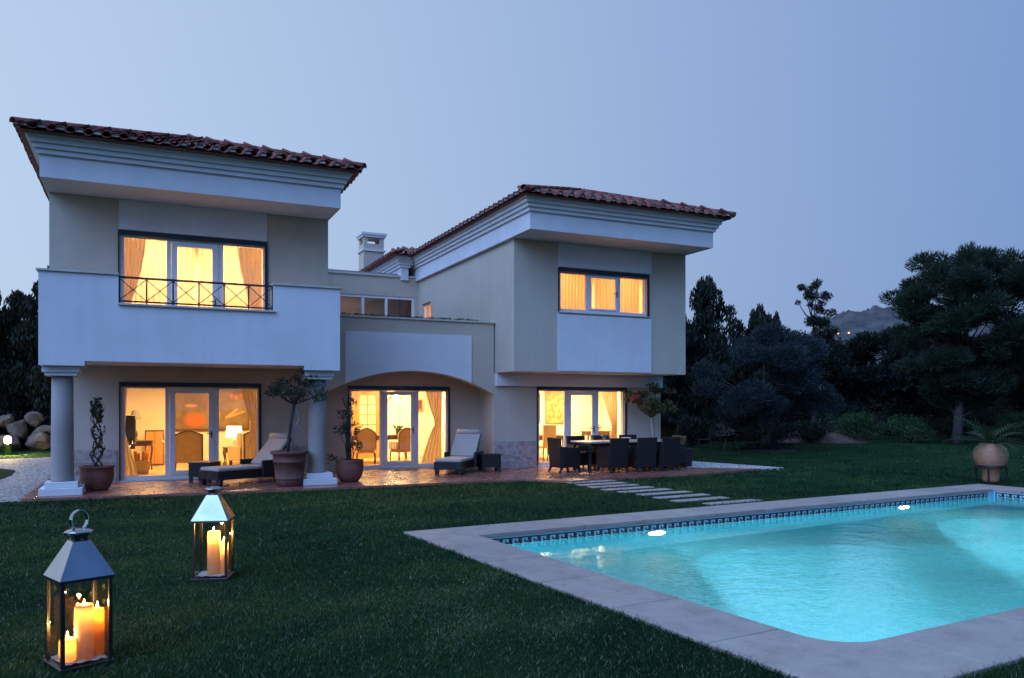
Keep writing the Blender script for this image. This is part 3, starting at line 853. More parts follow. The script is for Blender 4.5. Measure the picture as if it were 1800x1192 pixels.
def water_body():
    m = bpy.data.materials.new('water_body'); m.use_nodes = True; nt = m.node_tree; nt.nodes.remove(nt.nodes['Principled BSDF'])
    v = nt.nodes.new('ShaderNodeVolumePrincipled'); v.inputs['Color'].default_value = (.55, .93, 1, 1); v.inputs['Density'].default_value = .06; v.inputs['Anisotropy'].default_value = .2
    v.inputs['Absorption Color'].default_value = (.2, .85, 1, 1)
    nt.links.new(v.outputs[0], nt.nodes['Material Output'].inputs['Volume'])
    kind(MB().box(-hx+.06, hx-.06, -hy+.06, hy-.06, DEPTH+.02, -.155).build('water_body', m, None, loc=(*puv(hx, -hy), 0), rot=(0, 0, PA)), 'structure')
water_body()
#--PART2--
# ------------------------------------------------------------------ lanterns and candles
STEEL = M('polished_steel', (.36, .38, .43), .10, .12, 5, metal=1, bstr=0)
STEELD = M('dull_steel', (.10, .10, .11), .35, .2, 8, metal=1, bstr=0)
def wax(name, c):
    m, nt, b, o = nodes(name); b.inputs['Base Color'].default_value = (*c, 1); b.inputs['Roughness'].default_value = .45
    bump(nt, b, noise(nt, coords(nt, 'Object'), 30, 3), .2, .004)
    t = nt.nodes.new('ShaderNodeBsdfTranslucent'); t.inputs[0].default_value = (*c, 1)
    mx = nt.nodes.new('ShaderNodeMixShader'); mx.inputs[0].default_value = .5
    nt.links.new(b.outputs[0], mx.inputs[1]); nt.links.new(t.outputs[0], mx.inputs[2]); nt.links.new(mx.outputs[0], o.inputs[0])
    return m
WAX = wax('ivory_wax', (.88, .64, .36)); WAXO = wax('honey_wax', (.88, .44, .12))
FLAME = emit('candle_flame', (1, .62, .16), 60)
WICK = M('wick', (.02, .015, .01), .9)
PEBBLE = M('white_pebbles', (.75, .70, .64), .8, .15, 20, 60, .6, .01)
def lantern(loc, rz, w, hb, label):
    t = thing('lantern', loc, rz, label, 'lantern', 'candle lanterns on the lawn')
    h = w/2; ps = .024
    MB().box(-h-.01, h+.01, -h-.01, h+.01, 0, .028).build('base', STEELD, t, bevel=.004)
    for sx in (-1, 1):
        for sy in (-1, 1):
            x0, x1 = sorted((sx*h, sx*(h-ps))); y0, y1 = sorted((sy*h, sy*(h-ps)))
            MB().box(x0, x1, y0, y1, .029, hb).build('post', STEELD, t, bevel=.003)
    for a in range(4):
        MB().box(-h+ps, h-ps, -h+.008, -h+.012, .03, hb).build('pane', LGLASS, t, rot=(0, 0, a*PI/2))
    rh = w*.80; k = .055
    r = MB(); e = h+.012
    r.v = [(-e, -e, hb+.018), (e, -e, hb+.018), (e, e, hb+.018), (-e, e, hb+.018), (-k, -k, hb+rh), (k, -k, hb+rh), (k, k, hb+rh), (-k, k, hb+rh)]
    r.f = [(0, 1, 5, 4), (1, 2, 6, 5), (2, 3, 7, 6), (3, 0, 4, 7), (4, 5, 6, 7), (3, 2, 1, 0)]
    ro = r.build('roof', STEEL, t, bevel=.003)
    MB().box(-e, e, -e, e, hb+.001, hb+.017).build('eave', STEELD, ro)
    z = hb+rh
    MB().box(-.042, .042, -.042, .042, z+.001, z+.05).build('vent', STEELD, ro)
    c = MB()
    for a in range(4):
        m = Matrix.Rotation(a*PI/2, 4, 'Z'); q = MB(); q.v = [(-.045, -.045, z+.004), (.045, -.045, z+.004), (.085, -.085, z+.055), (-.085, -.085, z+.055)]; q.f = [(0, 1, 2, 3), (3, 2, 1, 0)][:1]
        tri = MB(); tri.v = [(-.004, -.046, z+.002), (.004, -.046, z+.002), (.05, -.085, z+.05), (-.05, -.085, z+.05), (-.004, -.04, z+.002), (.004, -.04, z+.002), (.05, -.078, z+.052), (-.05, -.078, z+.052)]
        tri.f = [(0, 1, 2, 3), (7, 6, 5, 4), (0, 4, 5, 1), (1, 5, 6, 2), (2, 6, 7, 3), (3, 7, 4, 0)]
        c.join(tri, m)
    c.build('collar', M('warm_steel', (.72, .52, .34), .2, .1, 6, metal=1, bstr=0), ro)
    MB().lathe([(.09, 0), (.088, .008), (.05, .024), (.02, .03)], 24).build('cap', STEEL, ro, True, loc=(0, 0, z+.053))
    pts = [(.062*math.cos(a), 0, z+.135+.066*math.sin(a)) for a in [R(-62+i*(304/22)) for i in range(23)]]
    rg = MB()
    for i in range(22): rg.beam(pts[i], pts[i+1], .026, .005, up=(pts[i][0], 0, pts[i][2]-z-.135))
    rg.build('handle', STEEL, t, rot=(0, 0, R(20)))
    MB().box(-.018, .018, -.012, .012, z+.06, z+.085).build('handle_clip', STEELD, t)
    bed = MB(); bed.lathe([(h*.95, 0), (h*.95, .008), (h*.5, .018), (.001, .02)], 4)
    m = MB(); N = 14; rows = []
    for i in range(N):
        rows.append([(-h+ps+(w-2*ps)*j/(N-1), -h+ps+(w-2*ps)*i/(N-1), .036+.016*rnd.random()) for j in range(N)])
    m.grid(rows).build('sand_bed', PEBBLE, t, True)
    return t
def candle(tloc, rz, dx, dy, r, h, mat, label, power, z0=.05, melt=.0):
    c, s = math.cos(rz), math.sin(rz)
    o = thing('candle', (tloc[0]+c*dx-s*dy, tloc[1]+s*dx+c*dy, z0), 0, label, 'candle', 'pillar candles in the lanterns')
    prof = [(r*.98, 0), (r, .01), (r, h*.6), (r*.985, h-.02), (r*.95, h), (r*.86, h+.004+melt), (r*.72, h-.008), (r*.3, h-.016), (.001, h-.016)]
    MB().lathe(prof, 28).build('wax', mat, o, True)
    MB().tube([(0, 0, h-.018), (.002, 0, h+.012)], .0022, 6).build('wick', WICK, o)
    MB().lathe([(.0008, 0), (.0065, .008), (.0075, .016), (.004, .032), (.0006, .045)], 12).build('flame', FLAME, o, True, loc=(0, 0, h+.008))
    point_light('candle_light', (0, 0, h+.035), power*5.0, (1, .55, .15), .012, o)
    point_light('wax_glow', (0, 0, h-.045), power*1.1, (1, .43, .08), .02, o)  # lamp added inside the wax to make its sides glow
    return o
L1 = (-.39, 6.03, 0); RZ1 = R(21.8)
lantern(L1, RZ1, .315, .575, 'nearest steel lantern with four candles at the lower left of the lawn')
candle(L1, RZ1, -.085, -.045, .052, .14, WAX, 'short stubby candle burning at the left of the nearest lantern', 1.3)
candle(L1, RZ1, .015, -.05, .060, .335, WAX, 'widest tall ivory candle in the nearest lantern', 1.3, melt=.012)
candle(L1, RZ1, .105, -.03, .042, .30, WAXO, 'tall orange candle at the right of the nearest lantern', 1.3)
candle(L1, RZ1, .06, .085, .04, .26, WAXO, 'candle standing behind the others in the nearest lantern', .8)
L2 = (.64, 8.48, 0); RZ2 = R(-17)
lantern(L2, RZ2, .33, .575, 'farther steel lantern with two candles, standing behind the nearest one')
candle(L2, RZ2, .01, -.03, .062, .42, WAX, 'taller of the two candles in the farther lantern', 4.0)
candle(L2, RZ2, .105, -.01, .042, .31, WAX, 'shorter of the two candles in the farther lantern', 3.0)

# ------------------------------------------------------------------ stepping slabs
SLAB = M('pale_step_stone', (.34, .30, .27), .8, .2, 4, 40, .5)
ords = ['first', 'second', 'third', 'fourth', 'fifth', 'sixth', 'seventh', 'eighth', 'ninth']
for i, (x, y) in enumerate([(9.30, 15.62), (9.24, 15.08), (9.22, 14.56), (9.22, 14.02), (9.30, 13.50), (9.38, 12.94), (9.36, 12.36), (9.35, 11.80), (9.62, 11.22)]):
    o = MB().box(-.63, .63, -.125, .125, -.03, .014).build('stepping_slab', SLAB, None, False, .01, loc=(x, y, 0), rot=(0, 0, R(5.2)))
    tag(o, f'{ords[i]} stepping slab counted from the terrace towards the pool', 'stepping stone', 'stepping slabs across the lawn')

# ------------------------------------------------------------------ terrace furniture
def lounger(name, loc, rz, label):
    t = thing(name, loc, rz, label, 'sun lounger', 'wicker sun loungers on the terrace')
    # foot towards -y, head towards +y; 0.7 wide, 2.0 long
    MB().box(-.36, .36, -1.0, 1.0, .13, .31).build('frame', WICKER, t, bevel=.012)
    for sx in (-1, 1):
        for y in (-.92, .92): MB().taper(sx*.30-.04, sx*.30+.04, y-.04, y+.04, 0, .129, -.008, -.008).build('leg', WICKER, t)
        x0, x1 = sorted((sx*.362, sx*.44)); MB().box(x0, x1, .05, .75, .13, .50).build('arm', WICKER, t, bevel=.012)
    MB().box(-.34, .34, -.98, .32, .312, .385).build('seat_cushion', CUSH, t, bevel=.025)
    b = MB(); b.box(-.34, .34, 0, .90, 0, .075); MB().join(b).build('back_cushion', CUSH, t, bevel=.025, loc=(0, .30, .36), rot=(R(46), 0, 0))
    MB().box(-.33, .33, .02, .88, -.045, -.004).build('backrest', WICKER, t, loc=(0, .30, .36), rot=(R(46), 0, 0))
    c = MB().tube([(-.31, 0, 0), (-.30, 0, 0), (.30, 0, 0), (.31, 0, 0)], [.03, .07, .07, .03], 14).build('headrest', CUSH, t, True, loc=(0, .80, 1.00))
    return t
lounger('sun_lounger', (2.12, 18.25, .05), R(-62), 'wicker sun lounger with cream cushion, left, behind the big terracotta pot')
lounger('sun_lounger', (7.35, 18.95, .05), R(-38), 'wicker sun lounger with cream cushion, right, in front of the middle door')
def side_table(loc, rz, s, label):
    t = thing('side_table', loc, rz, label, 'side table', 'dark wicker side tables')
    MB().box(-s, s, -s, s, .12, .41).build('body', WICKER, t, bevel=.01)
    MB().box(-s-.01, s+.01, -s-.01, s+.01, .412, .45).build('top', WICKER, t, bevel=.008)
    for sx in (-1, 1):
        for sy in (-1, 1): MB().box(sx*(s-.04)-.03, sx*(s-.04)+.03, sy*(s-.04)-.03, sy*(s-.04)+.03, 0, .119).build('leg', WICKER, t)
side_table((1.24, 18.85, .05), R(-30), .25, 'dark wicker side table left of the left lounger')
side_table((8.12, 18.75, .05), R(-12), .24, 'dark wicker side table right of the right lounger, by the stone dado')

def dining_chair():
    t = thing('dining_chair', (0, 0, 0), 0)
    # faces +y; wicker tub chair 0.58 wide, 0.9 tall
    q = MB(); q.v = [(-.27, -.20, .12), (.27, -.20, .12), (.27, -.27, .12), (-.27, -.27, .12), (-.29, -.27, .88), (.29, -.27, .88), (.29, -.33, .88), (-.29, -.33, .88)]
    q.v = [(-.26, -.22, .12), (.26, -.22, .12), (-.26, -.28, .12), (.26, -.28, .12), (-.29, -.28, .88), (.29, -.28, .88), (-.29, -.34, .88), (.29, -.34, .88)]
    q.f = [(0, 1, 3, 2), (4, 6, 7, 5), (0, 4, 5, 1), (2, 3, 7, 6), (0, 2, 6, 4), (1, 5, 7, 3)]
    q.build('backrest', WICKER, t, bevel=.015)
    MB().box(-.24, .24, -.218, .30, .12, .40).build('seat', WICKER, t, bevel=.012)
    MB().box(-.235, .235, -.20, .29, .402, .455).build('cushion', M('charcoal_cushion', (.03, .027, .026), .9), t, bevel=.02)
    for sx in (-1, 1):
        x0, x1 = sorted((sx*.242, sx*.31)); a = MB(); a.v = [(x0, -.25, .12), (x1, -.25, .12), (x0, .28, .12), (x1, .28, .12), (x0, -.26, .66), (x1, -.26, .66), (x0, .30, .62), (x1, .30, .62)]
        a.f = [(0, 2, 3, 1), (4, 5, 7, 6), (0, 1, 5, 4), (2, 6, 7, 3), (0, 4, 6, 2), (1, 3, 7, 5)]
        a.build('arm', WICKER, t, bevel=.015)
        for y in (-.24, .25):
            l = MB(); k = .028; oy = -.07 if y < 0 else .05
            l.v = [(sx*.25-k*.7, y+oy-k*.7, 0), (sx*.25+k*.7, y+oy-k*.7, 0), (sx*.25-k*.7, y+oy+k*.7, 0), (sx*.25+k*.7, y+oy+k*.7, 0), (sx*.25-k, y-k, .119), (sx*.25+k, y-k, .119), (sx*.25-k, y+k, .119), (sx*.25+k, y+k, .119)]
            l.f = [(0, 2, 3, 1), (4, 5, 7, 6), (0, 1, 5, 4), (2, 6, 7, 3), (0, 4, 6, 2), (1, 3, 7, 5)]
            l.build('leg', WICKER, t)
    return t
ch0 = dining_chair(); first = True
TX, TY = 11.55, 17.78
for x, y, rz, lab in ((9.80, 17.85, -84, 'wicker armchair at the left end of the outdoor dining table'),
                      (10.86, 17.22, 4, 'left one of the three wicker chairs on the lawn side of the dining table'),
                      (11.72, 17.20, -3, 'middle one of the three wicker chairs on the lawn side of the dining table'),
                      (12.42, 17.18, 2, 'right one of the three wicker chairs on the lawn side of the dining table'),
                      (10.72, 18.55, 182, 'left one of the three wicker chairs on the house side of the dining table'),
                      (11.50, 18.58, 177, 'middle one of the three wicker chairs on the house side of the dining table'),
                      (12.42, 18.57, 181, 'right one of the three wicker chairs on the house side of the dining table'),
                      (13.18, 17.9, 96, 'wicker armchair at the right end of the dining table, its back catching warm light')):
    c = ch0 if first else copy_tree(ch0); first = False
    c.location = (x, y, .05); c.rotation_euler = (0, 0, R(rz)); tag(c, lab, 'chair', 'wicker dining chairs')
t = thing('dining_table', (TX, TY, .05), 0, 'long outdoor dining table with pale top and metal legs', 'table')
TTOP = M('table_top_stone', (.42, .34, .28), .35, .15, 4, bstr=.1)
MB().box(-1.35, 1.35, -.46, .46, .735, .775).build('table_top', TTOP, t, bevel=.006)
MB().box(-1.28, 1.28, -.40, .40, .66, .734).build('apron', BLACK, t)
for sx in (-1, 1):
    for sy in (-1, 1): MB().box(sx*1.26-.035, sx*1.26+.035, sy*.39-.035, sy*.39+.035, 0, .733).build('leg', STEELD, t)
def tumbler(x, y, label, h=.16, r=.05, lit=False):
    o = thing('candle_jar', (x, y, .826), 0, label, 'jar', 'glass jars on the dining table')
    MB().lathe([(r*.9, 0), (r, h), (r*.93, h), (r*.83, .012), (.001, .012)], 20).build('glass', JGLASS, o, True)
    MB().lathe([(r*.6, .014), (r*.6, h*.45), (r*.3, h*.43), (.001, h*.43)], 14).build('wax', WAX, o, True)
tumbler(10.62, 17.85, 'left glass candle jar on the outdoor dining table')
tumbler(10.95, 17.78, 'right glass candle jar on the outdoor dining table', .17, .06)
o = thing('bowl', (11.75, 17.95, .826), 0, 'white folded napkin bowl in the middle of the dining table', 'bowl')
MB().lathe([(.06, 0), (.075, .01), (.14, .07), (.132, .07), (.07, .02), (.001, .018)], 24).build('dish', CERAMIC, o, True)
o = thing('candlestick', (11.25, 18.0, .826), 0, 'tall thin candlestick on the outdoor dining table', 'candlestick')
MB().lathe([(.05, 0), (.05, .008), (.008, .02), (.007, .30), (.02, .31), (.02, .33), (.001, .33)], 14).build('stem', STEELD, o, True)
for i, (x, y) in enumerate(((11.35, 17.48), (12.1, 17.5), (12.6, 17.85), (11.9, 18.1))):
    o = MB().lathe([(.001, 0), (.09, .003), (.135, .016), (.13, .019), (.085, .008), (.001, .006)], 24).build('plate', CERAMIC, None, True, loc=(x, y, .827))
    tag(o, ['white plate in front of the middle lawn-side chair', 'white plate between the two right lawn-side chairs', 'white plate at the right end of the dining table', 'white plate at the house side of the dining table'][i], 'plate', 'plates on the dining table')
o = MB().box(-.30, .30, -.17, .17, 0, .012).build('doormat', M('coir_mat', (.05, .035, .025), .95, .3, 20, 90, .8, .01), None, False, .004, loc=(6.25, 20.05, .051))
tag(o, 'dark doormat on the terrace before the middle door', 'doormat')
pl = thing('planter', (13.78, 18.12, .045), R(8), 'dark square planter box behind the right end dining chair', 'planter')
MB().taper(-.16, .16, -.16, .16, 0, .50, -.02, -.02).build('box', M('blue_grey_planter', (.010, .011, .018), .6, .15, 5), pl, bevel=.01)
MB().box(-.15, .15, -.15, .15, .501, .506).build('soil', SOIL, pl)

# ------------------------------------------------------------------ potted plants
def pot(t, prof, mat, n=36):
    MB().lathe(prof, n).build('pot', mat, t, True)
# climbing plant with twisted stems, left of the living room door
t = thing('potted_plant', (-.84, 17.86, .05), 0, 'slim twisted potted climber in a rounded terracotta pot beside the left column', 'potted plant')
pot(t, [(.19, 0), (.24, .06), (.305, .22), (.315, .34), (.30, .44), (.33, .46), (.33, .49), (.29, .49), (.28, .44), (.001, .44)], CLAY)
MB().lathe([(.275, 0), (.275, .01), (.001, .015)], 20).build('soil', SOIL, t, loc=(0, 0, .445))
for k in range(5):
    pts = []
    for i in range(26):
        z = .44+i*.052; a = k*2*PI/5+(1 if k % 2 else -1)*i*.42; r = .09+.03*math.sin(i*.7+k)
        pts.append((r*math.cos(a)+rnd.uniform(-.012, .012), r*math.sin(a), z))
    MB().tube(pts, [.016-.009*i/25 for i in range(26)], 6).build('stem', BARK, t, True)
C = [ballpts((0, 0, 1.62), (.14, .14, .28), 260, .2), ballpts((.03, 0, 1.15), (.14, .14, .35), 90, .5), ballpts((.02, 0, .78), (.13, .13, .25), 40, .5)]
leaves('foliage', np.concatenate(C), .065, LEAF_POT, t, .6)
# standard tree in the big ribbed pot
t = thing('potted_tree', (2.80, 17.12, .05), 0, 'small umbrella-crowned tree in the biggest ribbed terracotta pot by the right column', 'potted tree')
pot(t, [(.255, 0), (.275, .12), (.28, .15), (.29, .15), (.295, .17), (.285, .18), (.325, .50), (.335, .50), (.34, .53), (.33, .54), (.345, .66), (.39, .68), (.395, .735), (.36, .74), (.34, .70), (.001, .70)], M('dark_terracotta', (.15, .065, .048), .8, .3, 4, 30, .5, kind='Object'))
MB().lathe([(.335, 0), (.335, .01), (.001, .015)], 20).build('soil', SOIL, t, loc=(0, 0, .69))
MB().tube([(-.04, 0, .69), (-.01, .02, 1.0), (.03, 0, 1.35), (.08, 0, 1.62), (.10, 0, 1.78)], [.038, .034, .032, .034, .03], 9).build('trunk', BARK, t, True)
MB().tube([(.06, .03, .69), (.07, .05, 1.0), (.09, .03, 1.2), (.19, .03, 1.34), (.20, .02, 1.5), (.10, 0, 1.66)], [.026, .022, .02, .02, .018, .02], 8).build('trunk', BARKPALE, t, True)
cl = []
br = MB()
for k in range(16):
    a = 2*PI*k/16+rnd.random()*.3; r = rnd.uniform(.28, .58); z = 1.95+rnd.uniform(-.08, .32)*(1-r*.5)
    c = (.08+r*math.cos(a), r*math.sin(a), z); cl.append(c)
    br.tube([(.10, 0, 1.72), (.08+r*.5*math.cos(a), r*.5*math.sin(a), 1.80+.1*rnd.random()), c], [.014, .01, .004], 5)
for c in ((.1, 0, 2.25), (.28, 0, 2.45), (.30, .02, 2.66), (.45, 0, 2.3), (.6, .05, 2.15), (-.1, .1, 2.2), (.62, 0, 1.85)):
    cl.append(c); br.tube([(.1, 0, 1.8), c], [.012, .004], 5)
br.build('branches', BARK, t)
leaves('foliage', np.concatenate([ballpts(c, (.17, .17, .11), 62, .2) for c in cl]), .062, LEAF_POT, t, .5)
# wispy plant left of the middle door
t = thing('potted_plant', (4.18, 17.55, .05), 0, 'wispy potted shrub in a round terracotta pot right of the right column', 'potted plant')
pot(t, [(.19, 0), (.25, .08), (.30, .24), (.31, .36), (.30, .45), (.315, .47), (.315, .49), (.285, .49), (.28, .44), (.001, .44)], CLAY)
MB().lathe([(.275, 0), (.275, .01), (.001, .015)], 20).build('soil', SOIL, t, loc=(0, 0, .445))
br = MB(); cl = []
for k in range(15):
    a = rnd.random()*6.28; r = rnd.uniform(.05, .33); z = rnd.uniform(.8, 1.55) if k > 3 else rnd.uniform(1.5, 1.85)
    if k <= 3: r *= .5
    c = (r*math.cos(a), r*math.sin(a), z); cl.append(c)
    br.tube([(.06*math.cos(a), .06*math.sin(a), .44), (r*.55*math.cos(a+.4), r*.55*math.sin(a+.4), .44+(z-.44)*.55), c], [.011, .008, .004], 5)
cl.append((-.42, -.05, .52)); br.tube([(0, 0, .46), (-.22, -.03, .56), (-.42, -.05, .52)], [.008, .006, .004], 5)
br.build('stems', BARK, t)
leaves('foliage', np.concatenate([ballpts(c, (.13, .13, .14), 45, .2) for c in cl]), .06, LEAF_POT, t, .55)
# bougainvillea behind the dining table
t = thing('bougainvillea', (13.35, 19.0, .05), 0, 'bougainvillea with red flowers behind the right end of the dining table', 'potted tree')
pot(t, [(.16, 0), (.22, .1), (.26, .36), (.29, .38), (.29, .42), (.24, .42), (.23, .37), (.001, .37)], CLAY2)
MB().tube([(0, 0, .36), (.03, 0, .8), (-.02, 0, 1.2), (-.06, .0, 1.5)], [.05, .045, .04, .03], 8).build('trunk', BARKPALE, t, True)
br = MB(); cl = []
for k in range(22):
    a = rnd.random()*6.28; r = rnd.uniform(.25, .85); z = 1.85+rnd.uniform(-.42, .50)*(1-r*.45)
    c = (-.02+r*math.cos(a)*.95, r*math.sin(a)*.5, z); cl.append(c)
    br.tube([(-.04, 0, 1.35), (r*.5*math.cos(a), r*.3*math.sin(a), 1.55+.2*rnd.random()), c], [.018, .012, .004], 5)
br.build('branches', BARK, t)
leaves('foliage', np.concatenate([ballpts(c, (.22, .18, .12), 80, .2) for c in cl]), .08, LEAF_BOUG, t, .55)
leaves('flowers', np.concatenate([ballpts((-.80, -.2, 1.93), (.10, .08, .09), 90, .1), ballpts((-.66, -.2, 1.96), (.09, .08, .06), 40, .1)]), .06, BRACT, t, .8)
# cycad in the stone jar at the far corner of the pool
t = thing('cycad_urn', (17.25, 11.55, .032), 0, 'spiky cycad in a big pale clay jar at the far pool corner', 'potted plant')
pot(t, [(.15, 0), (.165, .06), (.19, .26), (.255, .33), (.32, .45), (.348, .58), (.338, .68), (.30, .77), (.235, .825), (.215, .845), (.23, .865), (.205, .865), (.19, .84), (.001, .82)], CLAY2, 44)
for z, r in ((.50, .331), (.60, .349), (.70, .333)):
    MB().lathe([(r-.004, z-.006), (r+.004, z), (r-.004, z+.006)], 44).build('ring', CLAY2, t, True)
st = MB(); st.lathe([(.30, .33), (.312, .33), (.312, .38), (.30, .38)], 36)
st.build('stand_ring', IRON, t)
for a in (25, 115, 205, 295):
    MB().beam((.29*math.cos(R(a)), .29*math.sin(R(a)), .0), (.306*math.cos(R(a)), .306*math.sin(R(a)), .345), .03, .03).build('stand_leg', IRON, t)
for k in range(34):
    a = 2*PI*k/34*1.0+rnd.uniform(-.15, .15); up = rnd.uniform(.15, 1.25); L = rnd.uniform(.75, 1.05)
    V = []; F = []; pts = []
    for i in range(15):
        s = i/14; el = up-1.15*s*s*(1.1-.4*up); r = L*s*math.cos(max(el, -.6)*.8+.1); z = .84+L*s*math.sin(up)*.95-.38*s*s*(1.3-up*.5)
        pts.append(Vector((r*math.cos(a), r*math.sin(a), z)))
    side = Vector((-math.sin(a), math.cos(a), 0))
    for i in range(2, 14):
        d = (pts[i+1]-pts[i-1]).normalized()
        for sg in (-1, 1):
            b0 = pts[i]; ln = .17*math.sin(PI*min(1, (i+1)/15))+.03
            tip = b0+(side*sg*.85+d*.55+Vector((0, 0, .18))).normalized()*ln
            q = len(V); V += [b0-d*.017, b0+d*.017, tip]; F.append((q, q+1, q+2))
    m = MB(); m.v = [tuple(v) for v in V]; m.f = F
    m.join(MB().tube([tuple(p) for p in pts[::2]], [.008-.006*j/7 for j in range(8)], 4))
    m.build('frond', LEAF_CYC, t)

# trailing plants along the edge of the upper terrace
for i in range(11):
    x = 4.25+i*.385+rnd.uniform(-.05, .05)
    t = thing('trailing_plant', (x, P1+.55, 3.55), 0)
    lab = f'{("first", "second", "third", "fourth", "fifth", "sixth", "seventh", "eighth", "ninth", "tenth", "eleventh")[i]} low trailing plant from the left along the upper terrace parapet'
    tag(t, lab, 'plant', 'plants along the upper terrace edge')
    MB().taper(-.16, .16, -.10, .10, 0, .34, -.02, -.02).build('trough', CLAY, t)
    leaves('foliage', ballpts((0, -.12, .48), (.26, .2, .075), 170, .2), .06, LEAF_SHRUB, t, .5)

# ------------------------------------------------------------------ furniture seen through the glass
def wing_chair(loc, rz, label):
    t = thing('armchair', loc, rz, label, 'armchair', 'upholstered wing chairs in the living room')
    # its back faces -y
    pr = [(-.33, .22), (.33, .22), (.34, .92)]+[(.34-.68*i/12, .92+.10*math.sin(PI*i/12)**1.3) for i in range(1, 12)]+[(-.34, .92)]
    MB().prismy(pr, -.06, .05).build('backrest', UPH, t, bevel=.015)
    tr = MB(); e = [(x, -.07, z) for x, z in pr]; 
    for i in range(1, len(e)): tr.beam(e[i], e[(i+1) % len(e)], .03, .03)
    tr.build('trim', WOOD, t)
    for sx in (-1, 1):
        x0, x1 = sorted((sx*.30, sx*.37)); MB().box(x0, x1, .052, .62, .22, .60).build('arm', UPH, t, bevel=.02)
        x0, x1 = sorted((sx*.30, sx*.35)); MB().box(x0, x1, .052, .25, .602, .95).build('wing', UPH, t, bevel=.02)
        for y in (-.02, .58): MB().taper(sx*.30-.025, sx*.30+.025, y-.025, y+.025, 0, .219, -.006, -.006).build('leg', WOOD, t)
    MB().box(-.298, .298, .052, .64, .22, .46).build('seat', UPH, t, bevel=.03)
wing_chair((1.02, 21.5, .09), R(3), 'cream wing chair with its back to the glass, middle of the living room')
wing_chair((2.62, 21.6, .09), R(28), 'cream wing chair turned sideways at the right of the living room')
def painting_mat():
    m, nt, b, o = nodes('still_life_canvas')
    co = coords(nt, 'Object')
    bgc = ramp(nt, noise(nt, co, 2.2, 6), [(.3, (.10, .055, .018)), (.7, (.24, .15, .06))])
    col = bgc
    def blob(x, z, rx, rz_, c, prev, soft=.25):
        mp = nt.nodes.new('ShaderNodeMapping'); mp.vector_type = 'POINT'; mp.inputs['Location'].default_value = (-x/rx, 0, -z/rz_); mp.inputs['Scale'].default_value = (1/rx, 0, 1/rz_)
        nt.links.new(co, mp.inputs[0])
        l = nt.nodes.new('ShaderNodeVectorMath'); l.operation = 'LENGTH'; nt.links.new(mp.outputs[0], l.inputs[0])
        f = ramp(nt, l.outputs['Value'], [(1-soft, (1, 1, 1)), (1, (0, 0, 0))])
        return mixc(nt, f, prev, c)
    col = blob(-.45, -.30, .36, .27, (.42, .10, .02), col, .5); col = blob(-.55, .12, .20, .06, (.45, .20, .06), col, .4)
    col = blob(0.02, .18, .17, .26, (.36, .10, .03), col, .6); col = blob(.12, -.15, .15, .16, (.42, .20, .05), col, .5)
    for x, z in ((.55, .40), (.68, .36), (.82, .42)): col = blob(x, z, .06, .10, (.5, .12, .03), col, .6)
    for i in range(6): col = blob(.42+i*.055, -.22+i*.045, .05, .035, (.62, .36, .07), col, .5)
    for i in range(6): col = blob(.50+i*.075, -.20+i*.028, .06, .03, (.62, .34, .06), col, .5)
    nt.links.new(col, b.inputs['Base Color']); b.inputs['Roughness'].default_value = .5
    return m
o = thing('painting', (1.80, 24.57, 1.63), 0, 'large dark still life of orange jars on the living room wall', 'painting')
MB().box(-1.0, 1.0, -.03, 0, -.54, .54).build('canvas', painting_mat(), o)
MB().box(-1.05, 1.05, -.045, 0, .543, .60).box(-1.05, 1.05, -.045, 0, -.60, -.543).box(-1.05, -1.003, -.045, 0, -.543, .543).box(1.003, 1.05, -.045, 0, -.543, .543).build('frame', WOOD, o)
SHADE = cloth('lamp_shade', (.95, .86, .66), .65)
def table_lamp(loc, label, h, r0, r1, sh, mat, power, base=CERAMIC):
    t = thing('table_lamp', loc, 0, label, 'lamp')
    MB().lathe([(.07, 0), (.075, .015), (.03, .03), (.055, .12), (.05, .2), (.015, .26), (.012, h-sh*.6), (.001, h-sh*.6)], 18).build('base', base, t, True)
    s = MB(); n = 28
    s.grid([[(r*math.cos(2*PI*i/n), r*math.sin(2*PI*i/n), z) for i in range(n+1)] for r, z in ((r0, h-sh), (r1, h))]).build('shade', mat, t, True)
    if power: 
        point_light('bulb_light', (0, 0, h-sh*.55), power, WARM, .04, t)
        MB().lathe([(.001, -.04), (.03, -.01), (.03, .02), (.001, .045)], 12).build('bulb', emit('bulb_glow', (1, .8, .45), 25), t, True, loc=(0, 0, h-sh*.55))
table_lamp((2.30, 23.3, .60), 'lit table lamp with a white drum shade in the living room', .58, .22, .20, .30, SHADE, 85)
table_lamp((-.18, 22.6, .86), 'unlit lamp with a dark conical shade at the left of the living room', .76, .15, .075, .24, M('dark_shade', (.07, .05, .035), .8), 0, WOOD)
def small_table(name, loc, rz, w, d, h, mat, label, leg=.03, cat='table', drawer=True):
    t = thing(name, loc, rz, label, cat)
    MB().box(-w, w, -d, d, h-.03, h).build('top', mat, t, bevel=.005)
    if drawer: MB().box(-w+.03, w-.03, -d+.03, d-.03, h-.14, h-.031).build('apron', mat, t)
    for sx in (-1, 1):
        for sy in (-1, 1):
            x, y = sx*(w-.05), sy*(d-.05)
            MB().tube([(x, y, h-.032), (x+sx*.02, y, h*.7), (x-sx*.01, y, h*.3), (x+sx*.015, y, 0)], [leg, leg*.9, leg*.55, leg*.6], 8).build('leg', mat, t, True)
    return t
small_table('lamp_table', (2.35, 23.3, .09), 0, .34, .28, .50, WOOD, 'dark low table under the lit lamp in the living room')
small_table('console', (-.1, 22.6, .09), 0, .34, .22, .76, WOOD, 'dark console under the unlit lamp in the living room')
t = thing('fireplace_screen', (.28, 24.2, .09), 0, 'dark wooden cabinet against the living room back wall', 'cabinet')
